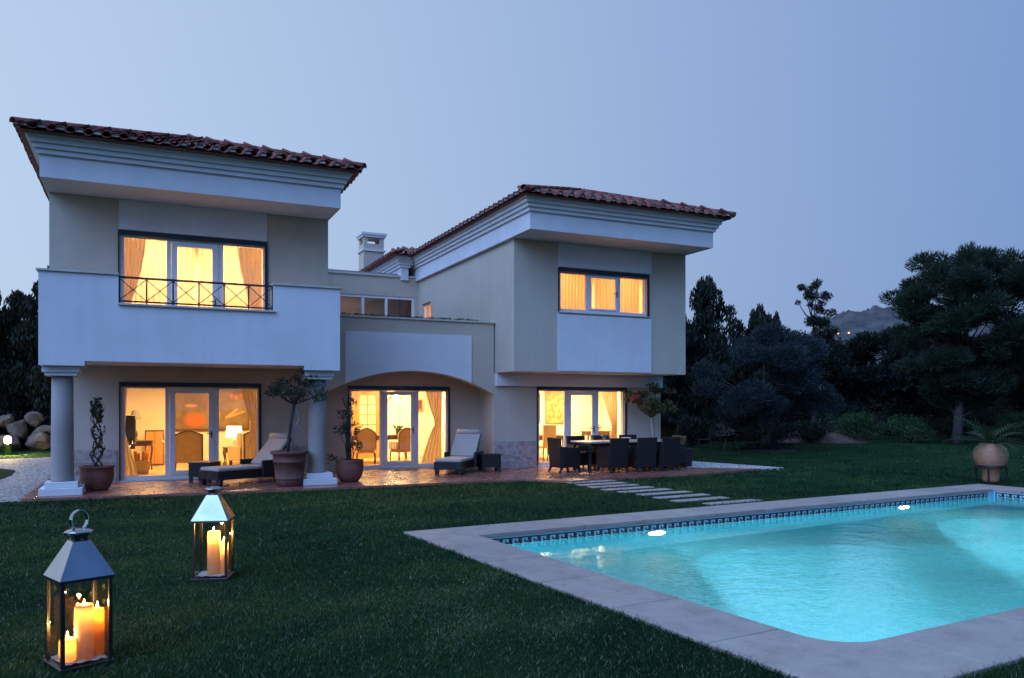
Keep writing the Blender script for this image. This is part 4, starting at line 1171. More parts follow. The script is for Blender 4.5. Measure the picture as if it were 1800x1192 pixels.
MB().box(-.24, .24, -.2, .2, 0, .98).build('carcass', WOOD, t, bevel=.006)
MB().box(-.21, -.005, -.215, -.202, .05, .94).build('door', WOODO, t); MB().box(.005, .21, -.215, -.202, .05, .94).build('door', WOODO, t)
t.name = 'cabinet'
t = thing('loudspeaker', (-.33, 21.45, .09), R(10), 'tall dark speaker tower at the left edge of the living room', 'speaker')
MB().box(-.13, .13, -.14, .14, .60, 1.42).build('case', BLACK, t, bevel=.01); MB().box(-.03, .03, -.03, .03, .02, .6).build('stand', BLACK, t); MB().box(-.14, .14, -.14, .14, 0, .02).build('foot', BLACK, t)
t = thing('basket', (-.05, 21.2, .09), 0, 'woven basket of logs by the left drape in the living room', 'basket')
MB().lathe([(.16, 0), (.2, .15), (.21, .32), (.19, .32), (.17, .05), (.001, .05)], 20).build('weave', UPH, t, True)
for i in range(6): 
    a = i*1.05; MB().tube([(.08*math.cos(a), .08*math.sin(a), .08), (.13*math.cos(a), .13*math.sin(a), .50+.05*(i % 2))], .04, 8).build('log', WOODO, t)
# breakfast room behind the middle door
def striped_chair(loc, rz, label):
    t = thing('striped_chair', loc, rz, label, 'chair', 'striped chairs in the middle room')
    n = 14; rows = []
    pr = [(-.26, .42), (.26, .42), (.27, .86)]+[(.27-.54*i/10, .86+.16*math.sin(PI*i/10)) for i in range(1, 10)]+[(-.27, .86)]
    MB().prismy(pr, -.05, .02).build('backrest', STRIPE, t, bevel=.012)
    fr = MB(); e = [(x, -.055, z) for x, z in pr]
    for i in range(1, len(e)): fr.beam(e[i], e[(i+1) % len(e)], .028, .03)
    fr.build('frame', WOOD, t)
    for sx in (-1, 1):
        x0, x1 = sorted((sx*.24, sx*.29)); MB().box(x0, x1, .022, .48, .40, .62).build('arm', STRIPE, t, bevel=.015)
        for y in (-.02, .46): MB().tube([(sx*.24, y, .31), (sx*.255, y, .15), (sx*.235, y, 0)], [.024, .018, .014], 8).build('leg', WOOD, t, True)
    MB().box(-.238, .238, .022, .50, .31, .45).build('seat', STRIPE, t, bevel=.02)
striped_chair((5.72, 22.0, .09), R(-12), 'striped upholstered chair behind the left pane of the middle door')
striped_chair((6.88, 22.0, .09), R(14), 'striped upholstered chair behind the middle pane of the middle door')
small_table('breakfast_table', (6.25, 22.85, .09), 0, .85, .42, .80, WOOD, 'dark wooden table behind the striped chairs in the middle room')
for x, y, lab in ((5.62, 22.72, 'small dark plant pot at the left of the breakfast table'),):
    t = thing('plant_pot', (x, y, .89), 0, lab, 'plant pot')
    MB().taper(-.09, .09, -.09, .09, 0, .13, -.015, -.015).build('pot', BLACK, t)
    leaves('foliage', ballpts((0, 0, .16), (.1, .1, .05), 60, .2), .06, LEAF_POT, t)
t = thing('orchid', (6.88, 22.65, .89), 0, 'tall thin orchid in a dark square pot on the breakfast table', 'orchid')
MB().taper(-.085, .085, -.085, .085, 0, .18, -.012, -.012).build('pot', BLACK, t)
MB().tube([(0, 0, .15), (.01, 0, .6), (-.02, 0, .95), (.03, 0, 1.12), (.09, 0, 1.05)], .006, 6).build('stem', BARK, t)
leaves('leaves', ballpts((0, 0, .22), (.16, .1, .04), 14, .5), .2, LEAF_POT, t, .25)
leaves('flowers', ballpts((.05, 0, 1.08), (.07, .05, .05), 22, .2), .06, CUSH, t, .9)
t = thing('glazed_door', (6.45, 24.68, .09), 0, 'orange wooden inner door with small glass panes in the middle room', 'door')
MB().box(-.36, -.26, -.05, 0, 0, 2.1).box(.26, .36, -.05, 0, 0, 2.1).box(-.26, .26, -.05, 0, 2.0, 2.1).box(-.26, .26, -.05, 0, 0, .75).build('leaf', WOODO, t)
for i in range(1, 4): MB().box(-.26, .26, -.042, -.012, .75+i*.3125-.012, .75+i*.3125+.012).build('glazing_bar', WOODO, t)
MB().box(-.012, .012, -.045, -.01, .752, 1.998).build('glazing_bar', WOODO, t)
MB().box(-.26, .26, -.03, -.024, .752, 1.998).build('pane', cloth('frosted_pane', (.95, .85, .6), .5), t)
H(MB().box(5.95, 6.08, 24.62, 24.695, .09, 2.3).box(5.2, 7.6, 24.62, 24.695, 2.2, 2.5).box(6.82, 7.05, 24.62, 24.695, .09, 2.2), 'door_casing', WOODO)
t = thing('wall_box', (8.1, 24.66, 1.62), 0, 'small wooden box shelf on the yellow wall of the middle room', 'shelf')
MB().box(-.12, .12, -.14, 0, 0, .34).build('case', WOODO, t, bevel=.006); MB().box(-.095, .095, -.15, -.141, .03, .31).build('front', WOOD, t)
t = thing('wall_sconce', (7.2, 24.66, 1.98), 0, 'lit wall sconce behind the orchid in the middle room', 'lamp')
MB().lathe([(.03, 0), (.07, .10), (.065, .10), (.02, .01)], 16).build('bowl', SHADE, t, True, loc=(0, -.09, 0)); MB().beam((0, 0, .02), (0, -.08, .02), .02).build('bracket', BRASS, t)
point_light('sconce_light', (0, -.12, .16), 70, WARM, .05, t)
# dining room behind the right door
t = thing('tapestry', (12.12, 22.47, 1.72), 0, 'brown patterned tapestry on the dining room wall', 'tapestry')
def tapestry_mat():
    m, nt, b, o = nodes('tapestry_weave'); co = coords(nt, 'Object')
    nt.links.new(ramp(nt, noise(nt, co, 7, 8, .7), [(.35, (.20, .09, .025)), (.5, (.45, .25, .08)), (.65, (.68, .48, .22))]), b.inputs['Base Color']); b.inputs['Roughness'].default_value = .9; return m
MB().box(-.42, .42, -.02, 0, -.53, .53).build('cloth', tapestry_mat(), t); MB().box(-.46, .46, -.03, 0, .535, .56).build('rod', WOOD, t)
for sx in (-1, 1): MB().box(sx*.435-.012, sx*.435+.012, -.025, 0, -.54, .53).build('border', WOODO, t)
t = thing('inner_door', (11.25, 22.48, .09), 0, 'pale inner doorway with dark glass at the left of the dining room', 'door')
MB().box(-.30, -.2, -.06, 0, 0, 2.15).box(.2, .30, -.06, 0, 0, 2.15).box(-.2, .2, -.06, 0, 2.03, 2.15).box(-.2, .2, -.06, 0, 0, 1.1).build('leaf', IWALLW, t)
MB().box(-.2, .2, -.03, -.02, 1.1, 2.03).build('pane', M('dim_glass', (.12, .12, .10), .2), t)
def high_chair(loc, rz, label):
    t = thing('dining_room_chair', loc, rz, label, 'chair', 'chairs in the dining room')
    MB().box(-.23, .23, -.03, .03, .44, 1.10).build('backrest', UPH, t, bevel=.02)
    MB().box(-.24, .24, .032, .46, .40, .48).build('seat', UPH, t, bevel=.02)
    for sx in (-1, 1):
        for y in (0, .43): MB().tube([(sx*.21, y, .40), (sx*.22, y, .2), (sx*.20, y-.02 if y == 0 else y, 0)], [.022, .02, .016], 8).build('leg', WOOD, t, True)
high_chair((10.9, 20.75, .09), R(5), 'high-backed brown chair with its back to the dining room glass')
high_chair((10.05, 21.5, .09), R(-70), 'chair at the far left of the dining room table')
small_table('dining_room_table', (10.95, 21.6, .09), 0, .70, .42, .76, WOOD, 'dark wooden table in the dining room behind the glass')
t = thing('candelabra', (10.55, 21.45, .85), 0, 'glass candelabra on the dining room table', 'candelabra')
MB().lathe([(.08, 0), (.08, .01), (.012, .03), (.01, .34), (.001, .34)], 14).build('stem', JGLASS, t, True)
for sx in (-1, 0, 1):
    MB().lathe([(.012, 0), (.05, .05), (.055, .22), (.05, .22), (.045, .06), (.001, .02)], 14).build('cup', JGLASS, t, True, loc=(sx*.14, 0, .34)); 
MB().tube([(-.14, 0, .35), (0, 0, .30), (.14, 0, .35)], .007, 6).build('arm', BRASS, t)
small_table('sideboard', (13.0, 21.6, .09), 0, .42, .24, .86, WOOD, 'sideboard with flowers at the right of the dining room')
t = thing('flower_bowl', (12.95, 21.55, .95), 0, 'bowl of white flowers on the dining room sideboard', 'flowers')
MB().lathe([(.08, 0), (.14, .09), (.13, .09), (.07, .02), (.001, .02)], 20).build('bowl', CERAMIC, t, True)
leaves('flowers', ballpts((0, 0, .15), (.2, .14, .1), 160, .3), .07, CUSH, t, .8); leaves('leaves', ballpts((0, 0, .12), (.22, .16, .1), 80, .3), .08, LEAF_SHRUB, t)
#--PART3--
# ------------------------------------------------------------------ garden: bollard, boulders, trees, hills
t = thing('garden_light', (-4.36, 33.0, 0), 0, 'lit bollard garden light on the lawn by the boulders', 'garden light')
MB().lathe([(.13, 0), (.13, .38), (.14, .39), (.14, .42), (.001, .42)], 20).build('post', STEELD, t, True)
MB().lathe([(.10, .421), (.115, .48), (.115, .60), (.09, .66), (.001, .67)], 20).build('globe', emit('bollard_globe', (1, .70, .25), 9), t, True)
MB().lathe([(.15, .672), (.15, .69), (.05, .73), (.001, .73)], 20).build('cap', STEELD, t, True)
point_light('bollard_light', (.0, -.30, .60), 420, (1, .72, .28), .12, t)

def boulder(loc, r, label, seed, cat='boulder', grp='boulders at the edge of the lawn'):
    q = np.random.default_rng(seed); nu, nv = 30, 17
    dirs = q.normal(size=(15, 3)); dirs /= np.linalg.norm(dirs, axis=1, keepdims=True); off = q.uniform(.52, .84, 15)
    m = MB(); rows = []
    for i in range(nv):
        th = PI*i/(nv-1); row = []
        for j in range(nu+1):
            ph = 2*PI*(j % nu)/nu; d = np.array([math.sin(th)*math.cos(ph), math.sin(th)*math.sin(ph), math.cos(th)])
            k = 1.0
            for dd, o_ in zip(dirs, off):
                dp = float(d @ dd)
                if dp > .05: k = min(k, o_/dp)
            k *= 1+.03*math.sin(7*ph+seed)*math.sin(5*th)
            p = d*k*np.array(r); row.append((p[0], p[1], p[2]+r[2]*.72))
        rows.append(row)
    o = m.grid(rows).build('boulder', ROCK, None, False, loc=loc, rot=(0, 0, q.uniform(0, 6)))
    return tag(o, label, cat, grp)
OR = ('first', 'second', 'third', 'fourth', 'fifth', 'sixth', 'seventh')
k = 0
for row, (z, n_, st, r0, y) in enumerate(((0, 7, .98, .60, 36.1), (.50, 7, .93, .52, 36.55), (.92, 6, .98, .46, 36.9))):
    for i in range(n_):
        f = rnd.uniform(.8, 1.2); k += 1
        boulder((-7.6+i*st+row*.35+rnd.uniform(-.1, .1), y+rnd.uniform(-.1, .1), z), (r0*f*1.05, r0*.9, r0*.74*rnd.uniform(.85, 1.15)), f'{OR[i]} boulder from left in {("bottom", "middle", "top")[row]} row of rock wall by garden light', 40+k)
BR = [((23.2, 32.2, 0), (.75, .6, .78), 'pale boulder just right of the house behind the dining table'), ((24.7, 31.7, 0), (1.05, .7, .70), 'wide pale boulder on the far lawn edge'),
      ((25.9, 31.2, 0), (.9, .6, .55), 'low boulder at the right end of the far stone edge')]
for i, (l, r, lab) in enumerate(BR): boulder(l, r, lab, 70+i, grp='boulders on the far lawn edge')

def make_tree(name, loc, label, cl, leafn, leafs, lmat, bmat, trunk, asp=.4, dirf=None, cat='tree', group=None, branch=True, shell=.35):
    """cl: list of (centre, radii); trunk: list of (point, radius)"""
    t = thing(name, loc, rnd.random()*.5, label, cat, group)
    MB().tube([p for p, r in trunk], [r for p, r in trunk], 9).build('trunk', bmat, t, True)
    if branch:
        b = MB()
        tp = [Vector(p) for p, r in trunk]
        for c, r in cl:
            c = Vector(c); a = min(tp[1:], key=lambda p: (p-c).length+abs(p.z-(c.z-.9))*.5)
            mid = a.lerp(c, .5)+Vector((0, 0, -.12*(c-a).length))
            b.tube([a, mid, c], [.05, .032, .01], 5)
        b.build('branches', bmat, t)
    pts = []; dr = []
    tot = sum(r[0]*r[1]+r[0]*r[2] for c, r in cl)
    for c, r in cl:
        k = max(20, int(leafn*(r[0]*r[1]+r[0]*r[2])/tot)); p = ballpts(c, r, k, shell); pts.append(p)
        if dirf: dr.append(dirf(p, c))
    leaves('crown', np.concatenate(pts), leafs, lmat, t, asp, np.concatenate(dr) if dirf else None, .5)
    return t
up = lambda p, c: np.tile((0, 0, 1.), (len(p), 1))
out = lambda p, c: (p-np.array(c))/np.linalg.norm(p-np.array(c), axis=1, keepdims=True)*.8+np.array((0, 0, .5))
def cypress(loc, h, w, label, seed, n=32000):
    q = random.Random(seed); cl = []
    for i in range(46):
        f = q.random()**.8; z = .3+f*(h-.5); rr = w*(1-f)**.55*q.uniform(.35, .95); a = q.random()*6.28
        cl.append(((rr*math.cos(a), rr*math.sin(a), z), (.45*w*(1.15-f)+.12, .45*w*(1.15-f)+.12, .5*(1.1-f)+.35)))
    cl.append(((0, 0, h-.35), (.10, .10, .42)))
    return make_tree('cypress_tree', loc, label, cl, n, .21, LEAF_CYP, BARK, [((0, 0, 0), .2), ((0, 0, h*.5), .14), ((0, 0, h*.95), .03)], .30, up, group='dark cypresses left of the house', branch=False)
cypress((-3.55, 39.0, 0), 7.9, 2.0, 'tallest dark cypress with a pointed tip left of the house', 1)
cypress((-6.0, 39.6, 0), 6.9, 2.0, 'dark cypress at the left edge of the picture', 2)
cypress((-1.5, 40.5, 0), 7.1, 1.9, 'dark cypress partly hidden by the left wall', 3)
cypress((-4.9, 40.6, 0), 6.7, 2.3, 'dark cypress standing just behind the tallest one', 5)
cypress((-7.2, 41.0, 0), 6.3, 2.3, 'dark cypress in the second row at the left edge', 6)
cypress((-8.4, 40.0, 0), 6.8, 2.2, 'dark cypress at the far left, half out of view', 4)

def conifer(loc, h, w, label, seed, n=36000, lm=LEAF_CYP, size=.24):
    q = random.Random(seed); cl = []
    for i in range(90):
        f = q.random()**.8; z = .9+f*(h-1.6); rr = w*(1-f)**.55*q.uniform(.15, 1.0); a = q.random()*6.28
        cl.append(((rr*math.cos(a), rr*math.sin(a), z), (.7*(1.2-f), .7*(1.2-f), .6)))
    for i in range(7):
        a = q.random()*6.28; rr = q.uniform(0, .38)*w; z = h-q.uniform(.1, 1.5)-rr*.6
        cl.append(((rr*math.cos(a), rr*math.sin(a), z), (.22, .22, .62)))
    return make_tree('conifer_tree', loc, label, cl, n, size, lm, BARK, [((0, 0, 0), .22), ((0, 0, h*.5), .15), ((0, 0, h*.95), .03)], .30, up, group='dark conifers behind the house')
conifer((23.6, 33.8, 0), 9.0, 3.1, 'tall dark conifer right beside the house wall', 11)
conifer((26.6, 33.0, 0), 8.8, 3.0, 'dark conifer with two spiky tops, second from the house', 12)
conifer((29.0, 31.8, 0), 7.3, 3.0, 'lower dark conifer, third from the house', 13)
conifer((21.4, 36.5, 0), 8.2, 2.8, 'dark conifer mostly hidden behind the right wall of the house', 14)
conifer((22.2, 32.4, 0), 8.3, 2.6, 'dark conifer touching the right edge of the house', 17)
conifer((25.2, 34.6, 0), 8.3, 3.0, 'dark conifer wedged between the two tallest ones', 16)
conifer((31.2, 34.0, 0), 6.8, 2.6, 'dark conifer behind the slender bare-topped tree', 15)

# blue-grey round tree
q = random.Random(21); cl = []
for i in range(70):
    a = q.random()*6.28; u = q.uniform(-.85, 1); rr = 2.6*math.sqrt(max(0, 1-u*u))*q.uniform(.62, 1.0)
    s_ = q.uniform(.38, .85); k_ = q.uniform(.72, 1.12); cl.append(((rr*k_*math.cos(a)*1.05, rr*k_*math.sin(a), 2.75+1.95*u*q.uniform(.7, 1.08)), (s_, s_, s_*.72)))
make_tree('grey_leaved_tree', (22.4, 24.3, 0), 'broad blue-grey leaved round tree in the middle of the far lawn', cl, 62000, .13, LEAF_OLIVE, BARK,
          [((0, 0, 0), .22), ((.1, 0, .6), .16), ((.0, .1, 1.4), .14), ((.1, 0, 2.4), .10), ((0, 0, 3.6), .05)], .3, out)
MB().tube([(.15, .0, .05), (.45, .1, .7), (.8, .1, 1.5), (1.0, 0, 2.4)], [.13, .11, .09, .05], 8).build('trunk', BARK, bpy.data.objects['grey_leaved_tree'], True)
# slender tree with open top
q = random.Random(22); cl = []
for c, r in (((-.9, 0, 6.9), .30), ((-.2, .2, 7.6), .38), ((.5, 0, 7.75), .42), ((.9, 0, 7.2), .50), ((.6, .2, 6.6), .42), ((1.1, 0, 6.1), .55), ((.3, 0, 5.7), .6), ((1.4, 0, 5.3), .65), ((.6, 0, 4.8), .8), ((-.3, 0, 5.1), .55), ((1.5, .2, 4.3), .75), ((.4, 0, 3.9), .9), ((-.5, .2, 4.1), .8)):
    for i in range(4): cl.append(((c[0]+q.uniform(-r, r)*.9, c[1]+q.uniform(-r, r)*.9, c[2]+q.uniform(-r, r)*.7), (r*.6, r*.6, r*.5)))
make_tree('slender_tree', (30.2, 29.3, 0), 'slender tree with an open, gappy top against the sky', cl, 15000, .13, LEAF_DARK, BARK,
          [((0, 0, 0), .17), ((.1, 0, 2.5), .12), ((.2, 0, 4.5), .07), ((0, 0, 6), .04), ((.3, 0, 7.2), .012)], .35, None, shell=.2)
# big pine at the right
q = random.Random(23); cl = []
for i in range(150):
    f = q.random(); z = 1.9+f*6.6; mx = 3.9*math.sin(PI*min(1, .22+.78*(1-f)))**.6*(1.05-.35*f)
    a = q.random()*6.28; rr = mx*math.sqrt(q.uniform(.02, 1)); s = q.uniform(.5, 1.0)
    cl.append(((rr*math.cos(a), rr*math.sin(a), z), (s, s, s*.55)))
for i in range(14):
    a = q.random()*6.28; rr = q.uniform(0, 1.9); cl.append(((rr*math.cos(a), rr*math.sin(a), 8.5+q.uniform(-.6, .45)-rr*.22), (.35, .35, .42)))
make_tree('pine_tree', (33.9, 23.8, 0), 'big spreading pine with a leaning trunk at the right of the far lawn', cl, 95000, .25, LEAF_PINE, BARK,
          [((-.9, 0, 0), .24), ((-.75, 0, 1.2), .19), ((-.55, 0, 2.6), .17), ((-.2, 0, 4.5), .13), ((.1, 0, 6.5), .08), ((.1, 0, 8.3), .03)], .15, out, shell=.25)
# darker trees farther back, filling the garden's edge
q = random.Random(24)
BK = [((31.5, 38.0, 0), 4.8, 2.7, 'dark rounded tree behind the blue-grey tree'), ((36.5, 36.0, 0), 5.6, 2.9, 'dark round-topped tree below the mountain ridge'),
      ((40.5, 33.5, 0), 6.0, 3.0, 'dark tree just left of the big pine, below the hilltop'), ((44.5, 31.5, 0), 5.6, 3.2, 'dark broad tree seen behind the pine trunk'),
      ((45.0, 25.5, 0), 6.8, 3.2, 'dark tree behind the right part of the pine'), ((42.0, 20.5, 0), 6.0, 3.0, 'dark tree at the right edge behind the jar'),
      ((46.5, 29.2, 0), 5.0, 3.2, 'dark tree closing the gap beside the cycad jar'), ((27.5, 40.0, 0), 6.0, 3.0, 'dark tree far behind the conifers'), ((46.0, 37.5, 0), 6.4, 3.2, 'far dark tree under the street lights')]
for i, (l, h, w, lab) in enumerate(BK):
    cl = []
    for k in range(44):
        a = q.random()*6.28; u = q.uniform(-.9, 1); rr = w*math.sqrt(max(0, 1-u*u))*q.uniform(.5, 1)
        cl.append(((rr*math.cos(a), rr*math.sin(a), h*.55+h*.45*u), (.8, .8, .62)))
    make_tree('broadleaf_tree', l, lab, cl, 19000, .34, LEAF_DARK, BARK, [((0, 0, 0), .2), ((0, 0, h*.4), .16), ((0, 0, h*.8), .05)], .45, out, group='dark trees along the garden edge')
# shrubs
SH = [((21.0, 27.3, 0), .9, 1.4, LEAF_DARK, 'dark shrub with upright stems left of the blue-grey tree'), ((25.9, 27.6, 0), 1.5, 1.1, LEAF_DARK, 'low dark shrub right of the blue-grey trunk'),
      ((28.6, 27.9, 0), 1.5, 1.0, LEAF_DARK, 'low dark shrub beside the earth mound'), ((31.0, 27.5, 0), 1.15, 1.35, LEAF_SHRUB, 'brighter green shrub near the mound'),
      ((33.0, 26.4, 0), 1.4, 1.25, LEAF_SHRUB, 'green feathery shrub left of the pine trunk'), ((35.5, 26.0, 0), 1.5, 1.2, LEAF_DARK, 'dark shrub behind the pine trunk'),
      ((36.8, 23.6, 0), 1.3, 1.5, LEAF_SHRUB, 'tall grassy shrub right of the pine trunk'), ((38.8, 21.5, 0), 1.6, 1.6, LEAF_DARK, 'dark shrub behind the cycad jar'),
      ((40.5, 18.6, 0), 1.8, 1.7, LEAF_DARK, 'dark shrub at the right edge of the lawn'), ((23.6, 29.6, 0), 1.6, 1.3, LEAF_DARK, 'dark shrub behind the garden table'),
      ((30.2, 31.5, 0), 2.2, 1.9, LEAF_DARK, 'dark hedge-like shrub deep in the shade'), ((35.0, 29.8, 0), 2.3, 1.9, LEAF_DARK, 'dark hedge-like shrub behind the green shrubs'),
      ((39.8, 26.5, 0), 2.4, 2.0, LEAF_DARK, 'dark hedge-like shrub behind the pine'), ((33.2, 32.8, 0), 2.3, 2.3, LEAF_DARK, 'dark hedge-like shrub deep between the green shrubs'), ((26.8, 31.0, 0), 2.0, 1.7, LEAF_DARK, 'dark hedge-like shrub right of the boulders')]
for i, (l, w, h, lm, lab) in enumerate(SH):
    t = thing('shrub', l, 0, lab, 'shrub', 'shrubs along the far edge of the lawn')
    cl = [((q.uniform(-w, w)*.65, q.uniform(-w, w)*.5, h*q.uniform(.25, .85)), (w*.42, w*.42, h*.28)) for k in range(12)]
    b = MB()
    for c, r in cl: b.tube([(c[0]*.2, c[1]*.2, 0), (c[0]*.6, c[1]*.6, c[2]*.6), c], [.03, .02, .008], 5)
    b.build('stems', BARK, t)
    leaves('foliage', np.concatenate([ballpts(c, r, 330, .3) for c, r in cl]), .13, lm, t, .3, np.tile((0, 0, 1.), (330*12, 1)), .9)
# plants ringing the blue-grey tree, garden table, mound
t = thing('groundcover_plant', (22.5, 24.25, 0), 0, 'low dark plants ringing the foot of the blue-grey tree', 'plant')
leaves('foliage', ballpts((0, 0, .10), (1.25, .9, .22), 1500, .2)*np.array((1, 1, 1)), .16, LEAF_DARK, t, .25)
MB().lathe([(1.15, -.02), (1.1, .02), (.4, .05), (.001, .06)], 24).build('soil', SOIL, t)
t = thing('garden_table', (20.9, 24.6, 0), R(20), 'small dark garden table in the shade left of the blue-grey tree', 'table')
MB().lathe([(.55, .70), (.56, .72), (.55, .74), (.001, .74)], 24).build('top', BLACK, t)
for a in range(4): MB().tube([(.1*math.cos(a*1.57), .1*math.sin(a*1.57), .69), (.30*math.cos(a*1.57), .30*math.sin(a*1.57), .3), (.42*math.cos(a*1.57), .42*math.sin(a*1.57), 0)], .02, 6).build('leg', BLACK, t)
for k, (x, y, rz, lab) in enumerate(((20.0, 25.0, 1.0, 'left dark garden chair at the shaded garden table'), (21.8, 24.6, -1.3, 'right dark garden chair at the shaded garden table'))):
    t = thing('garden_chair', (x, y, 0), rz, lab, 'chair', 'dark garden chairs')
    MB().box(-.22, .22, -.22, .22, .42, .45).build('seat', BLACK, t); MB().box(-.22, .22, -.24, -.21, .46, .88).build('backrest', BLACK, t)
    for sx in (-1, 1):
        for sy in (-1, 1): MB().beam((sx*.2, sy*.2, .42), (sx*.22, sy*.23, 0), .025).build('leg', BLACK, t)
mm = MB().lathe([(2.6, -.05), (1.8, .22), (.9, .55), (.3, .72), (.001, .74)], 28)
o = mm.build('earth_mound', M('dry_earth', (.13, .085, .06), .95, .3, 3, 20, .8, .03), None, True, loc=(30.4, 29.2, 0)); kind(o, 'structure')

# hills beyond the garden
HILL = M('hill_scrub', (.075, .078, .08), .95, .5, .02, .1, 1.0, 6.0)
def hills():
    """ridge seen between the trees; bearings from the garden, heights in metres"""
    prof = [(34, 60), (42, 85), (44.8, 118), (45.5, 137), (46.4, 162), (47.4, 174), (48.4, 181), (49.4, 180), (50.0, 182), (51.5, 180), (53, 170), (56, 160), (60, 130), (66, 90), (74, 60)]
    bx = np.radians([p[0] for p in prof]); hz = [p[1] for p in prof]
    nb_, nr = 240, 60; q = np.random.default_rng(5)
    B = np.linspace(bx[0], bx[-1], nb_); Rr = np.linspace(620, 2400, nr)
    top = np.interp(B, bx, hz); ph = q.uniform(0, 6.28, (7, 3))
    top = top+sum((1.0/(k+1)**.7)*np.sin(B*(60*(k+1)**1.7)+ph[k, 0]) for k in range(7))*.8
    g_ = np.exp(-((Rr-1620)/480)**2)
    Z = top[None, :]*g_[:, None]
    bb, rr = np.meshgrid(B, Rr)
    Z = Z*(1+.012*np.sin(rr/70+bb*60+ph[1, 1])*np.sin(bb*150+ph[2, 1])+.02*np.sin(rr/23+bb*230)+q.normal(0, .008, rr.shape))-3
    X = rr*np.sin(bb); Y = rr*np.cos(bb)
    V = np.stack([X, Y, Z], -1).reshape(-1, 3)
    i, j = np.meshgrid(np.arange(nr-1), np.arange(nb_-1), indexing='ij'); a = (i*nb_+j).ravel()
    kind(npmesh('hills', V, np.stack([a, a+1, a+nb_+1, a+nb_], 1), HILL, None, False), 'structure')
hills()
SL = emit('street_lamp_head', (1, .45, .10), 9)
for x, y, z, lab in ((1112, 1022, 131, 'left orange street light at the foot of the mountain'), (1129, 1014, 132, 'middle orange street light at the foot of the mountain'), (1297, 938, 138, 'right orange street light glimpsed through the pine')):
    k = .56; t = thing('street_light', (x*k, y*k, 40), 0, lab, 'street light', 'distant street lights')
    zz = 1.72+(z-1.72)*k-40
    MB().tube([(0, 0, 0), (0, 0, zz-.4)], [.25, .15], 6).build('pole', BLACK, t)
    MB().lathe([(.2, -.4), (.75, 0), (.5, .5), (.001, .7)], 12).build('lamp_head', SL, t, True, loc=(0, 0, zz))

# ------------------------------------------------------------------ grass
def grass_mat():
    m, nt, b, o = nodes('grass_blades')
    at = nt.nodes.new('ShaderNodeAttribute'); at.attribute_name = 'tone'
    c = ramp(nt, at.outputs['Fac'], [(0, (.003, .020, .006)), (.45, (.014, .066, .016)), (.85, (.074, .112, .020)), (.90, (.16, .16, .10)), (1, (.30, .29, .21))])
    nt.links.new(c, b.inputs['Base Color']); b.inputs['Roughness'].default_value = .55; b.inputs['Specular IOR Level'].default_value = .25
    t = nt.nodes.new('ShaderNodeBsdfTranslucent'); nt.links.new(c, t.inputs[0]); mx = nt.nodes.new('ShaderNodeMixShader'); mx.inputs[0].default_value = .2
    nt.links.new(b.outputs[0], mx.inputs[1]); nt.links.new(t.outputs[0], mx.inputs[2]); nt.links.new(mx.outputs[0], o.inputs[0]); return m
def inpoly(P, poly):
    x, y = P[:, 0], P[:, 1]; c = np.zeros(len(P), bool); n = len(poly)
    for i in range(n):
        x0, y0 = poly[i]; x1, y1 = poly[(i+1) % n]
        k = ((y0 > y) != (y1 > y)) & (x < (x1-x0)*(y-y0)/(y1-y0+1e-12)+x0); c ^= k
    return c
def vnoise(P, s, seed):
    q = np.random.default_rng(seed); a = q.uniform(0, 6.28, 10); k = q.normal(size=(10, 2))*s
    return sum(np.sin(P @ k[i]+a[i]) for i in range(10))/10**.5
yaw = R(25); FWD = np.array([math.sin(yaw), math.cos(yaw)]); RGT = np.array([math.cos(yaw), -math.sin(yaw)])
def sector(n, d0, d1, wide=.74, pw=1.0):
    d = np.sqrt(rng.random(n)*(d1*d1-d0*d0)+d0*d0); s = rng.uniform(-wide, wide, n)
    return d[:, None]*FWD+(d*s)[:, None]*RGT
def blades(P, h, w):
    n = len(P); a = rng.uniform(0, 6.28, n); H_ = h*(.55+.8*rng.random(n)); W_ = w*(.7+.6*rng.random(n))
    lean = rng.normal(0, .75, (n, 2))*H_[:, None]
    sx = np.stack([np.cos(a), np.sin(a)], 1)*W_[:, None]/2
    V = np.zeros((n, 5, 3))
    V[:, 0, :2] = P-sx; V[:, 1, :2] = P+sx; V[:, 2, :2] = P+lean*.35+sx*.75; V[:, 3, :2] = P+lean*.35-sx*.75; V[:, 4, :2] = P+lean
    V[:, 2, 2] = V[:, 3, 2] = H_*.55; V[:, 4, 2] = H_*.98
    V[:, :2, 2] = -.004
    return V
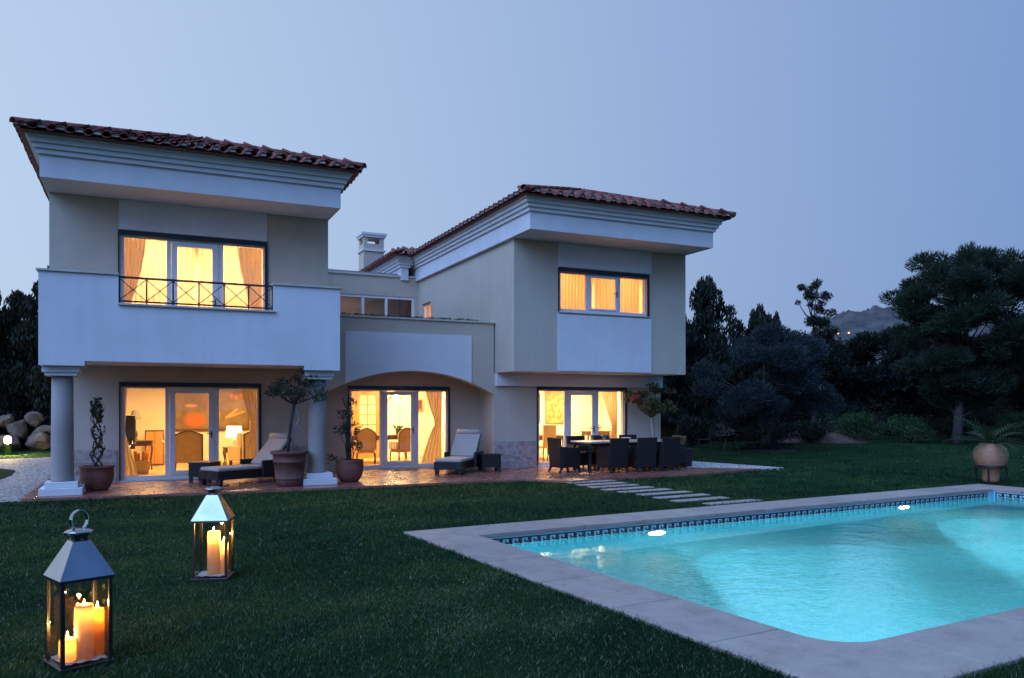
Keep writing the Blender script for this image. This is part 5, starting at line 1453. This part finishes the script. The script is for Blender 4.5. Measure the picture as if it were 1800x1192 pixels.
def grass():
    parts = []; tones = []
    for n, d0, d1, h, w in ((190000, 4.3, 7.5, .023, .0042), (120000, 7.5, 12, .024, .0075), (70000, 12, 22, .036, .016), (28000, 22, 44, .03, .035)):
        P = sector(n, d0, d1)
        rel = P-PO; u = rel @ E1; v = rel @ E2
        keep = ~((u > -CW-.005) & (u < PL+CW+.005) & (v < CW+.005) & (v > -PW-CW-.005))
        keep &= ~inpoly(P, [(x, y-(.0 if y < 17 else 0)) for x, y in terr_poly]) & ~inpoly(P, path_poly[:]) & ~((P[:, 0] > -1.9) & (P[:, 0] < 16) & (P[:, 1] > 16.6) & (P[:, 1] < 32))
        keep &= ~((np.abs(P[:, 0]-9.3) < .75) & (P[:, 1] > 11.0) & (P[:, 1] < 15.8) & (np.min(np.abs(P[:, 1][:, None]-np.array([15.62, 15.08, 14.56, 14.02, 13.5, 12.94, 12.36, 11.8, 11.22])), 1) < .17))
        for lx, ly in ((L1[0], L1[1]), (L2[0], L2[1])): keep &= (np.hypot(P[:, 0]-lx, P[:, 1]-ly) > .2)
        P = P[keep]
        patch = vnoise(P, 1.1, 3)+.6*vnoise(P, 3.5, 4)
        hh = h*(1+.28*np.clip(vnoise(P, 2.3, 9), -1, 1))
        # taller unmown fringe along the coping
        rel = P-PO; u = rel @ E1; v = rel @ E2
        dl = np.maximum(np.maximum(-CW-u, u-PL-CW), np.maximum(v-CW, -PW-CW-v))
        hh = np.where((dl < .10) & (P[:, 1] < 10.2), hh*1.7, hh)
        parts.append(blades(P, hh, w))
        tn = np.clip(.42+.26*patch+rng.normal(0, .16, len(P)), 0, .86)
        side = (P @ RGT)/(P @ FWD)
        dry = rng.random(len(P)) < np.clip(.07+.22*np.clip(patch, 0, 2)*np.clip((side+.35)*2.2, 0, 1), 0, .5)*(1 if d1 < 8 else .55 if d1 < 13 else .06)
        tones.append(np.where(dry, .90+.1*rng.random(len(P)), tn))
    V = np.concatenate(parts); n = len(V); T = np.repeat(np.concatenate(tones), 5).astype(np.float32)
    b = (np.arange(n)*5)[:, None]
    F = np.concatenate([b+np.array([[0, 1, 2]]), b+np.array([[0, 2, 3]]), b+np.array([[3, 2, 4]])])
    o = npmesh('grass', V.reshape(-1, 3), F, grass_mat())
    at = o.data.attributes.new('tone', 'FLOAT', 'POINT'); at.data.foreach_set('value', T)
    kind(o, 'stuff', 'short mown dark green grass with dry pale blades on the lawn')
grass()
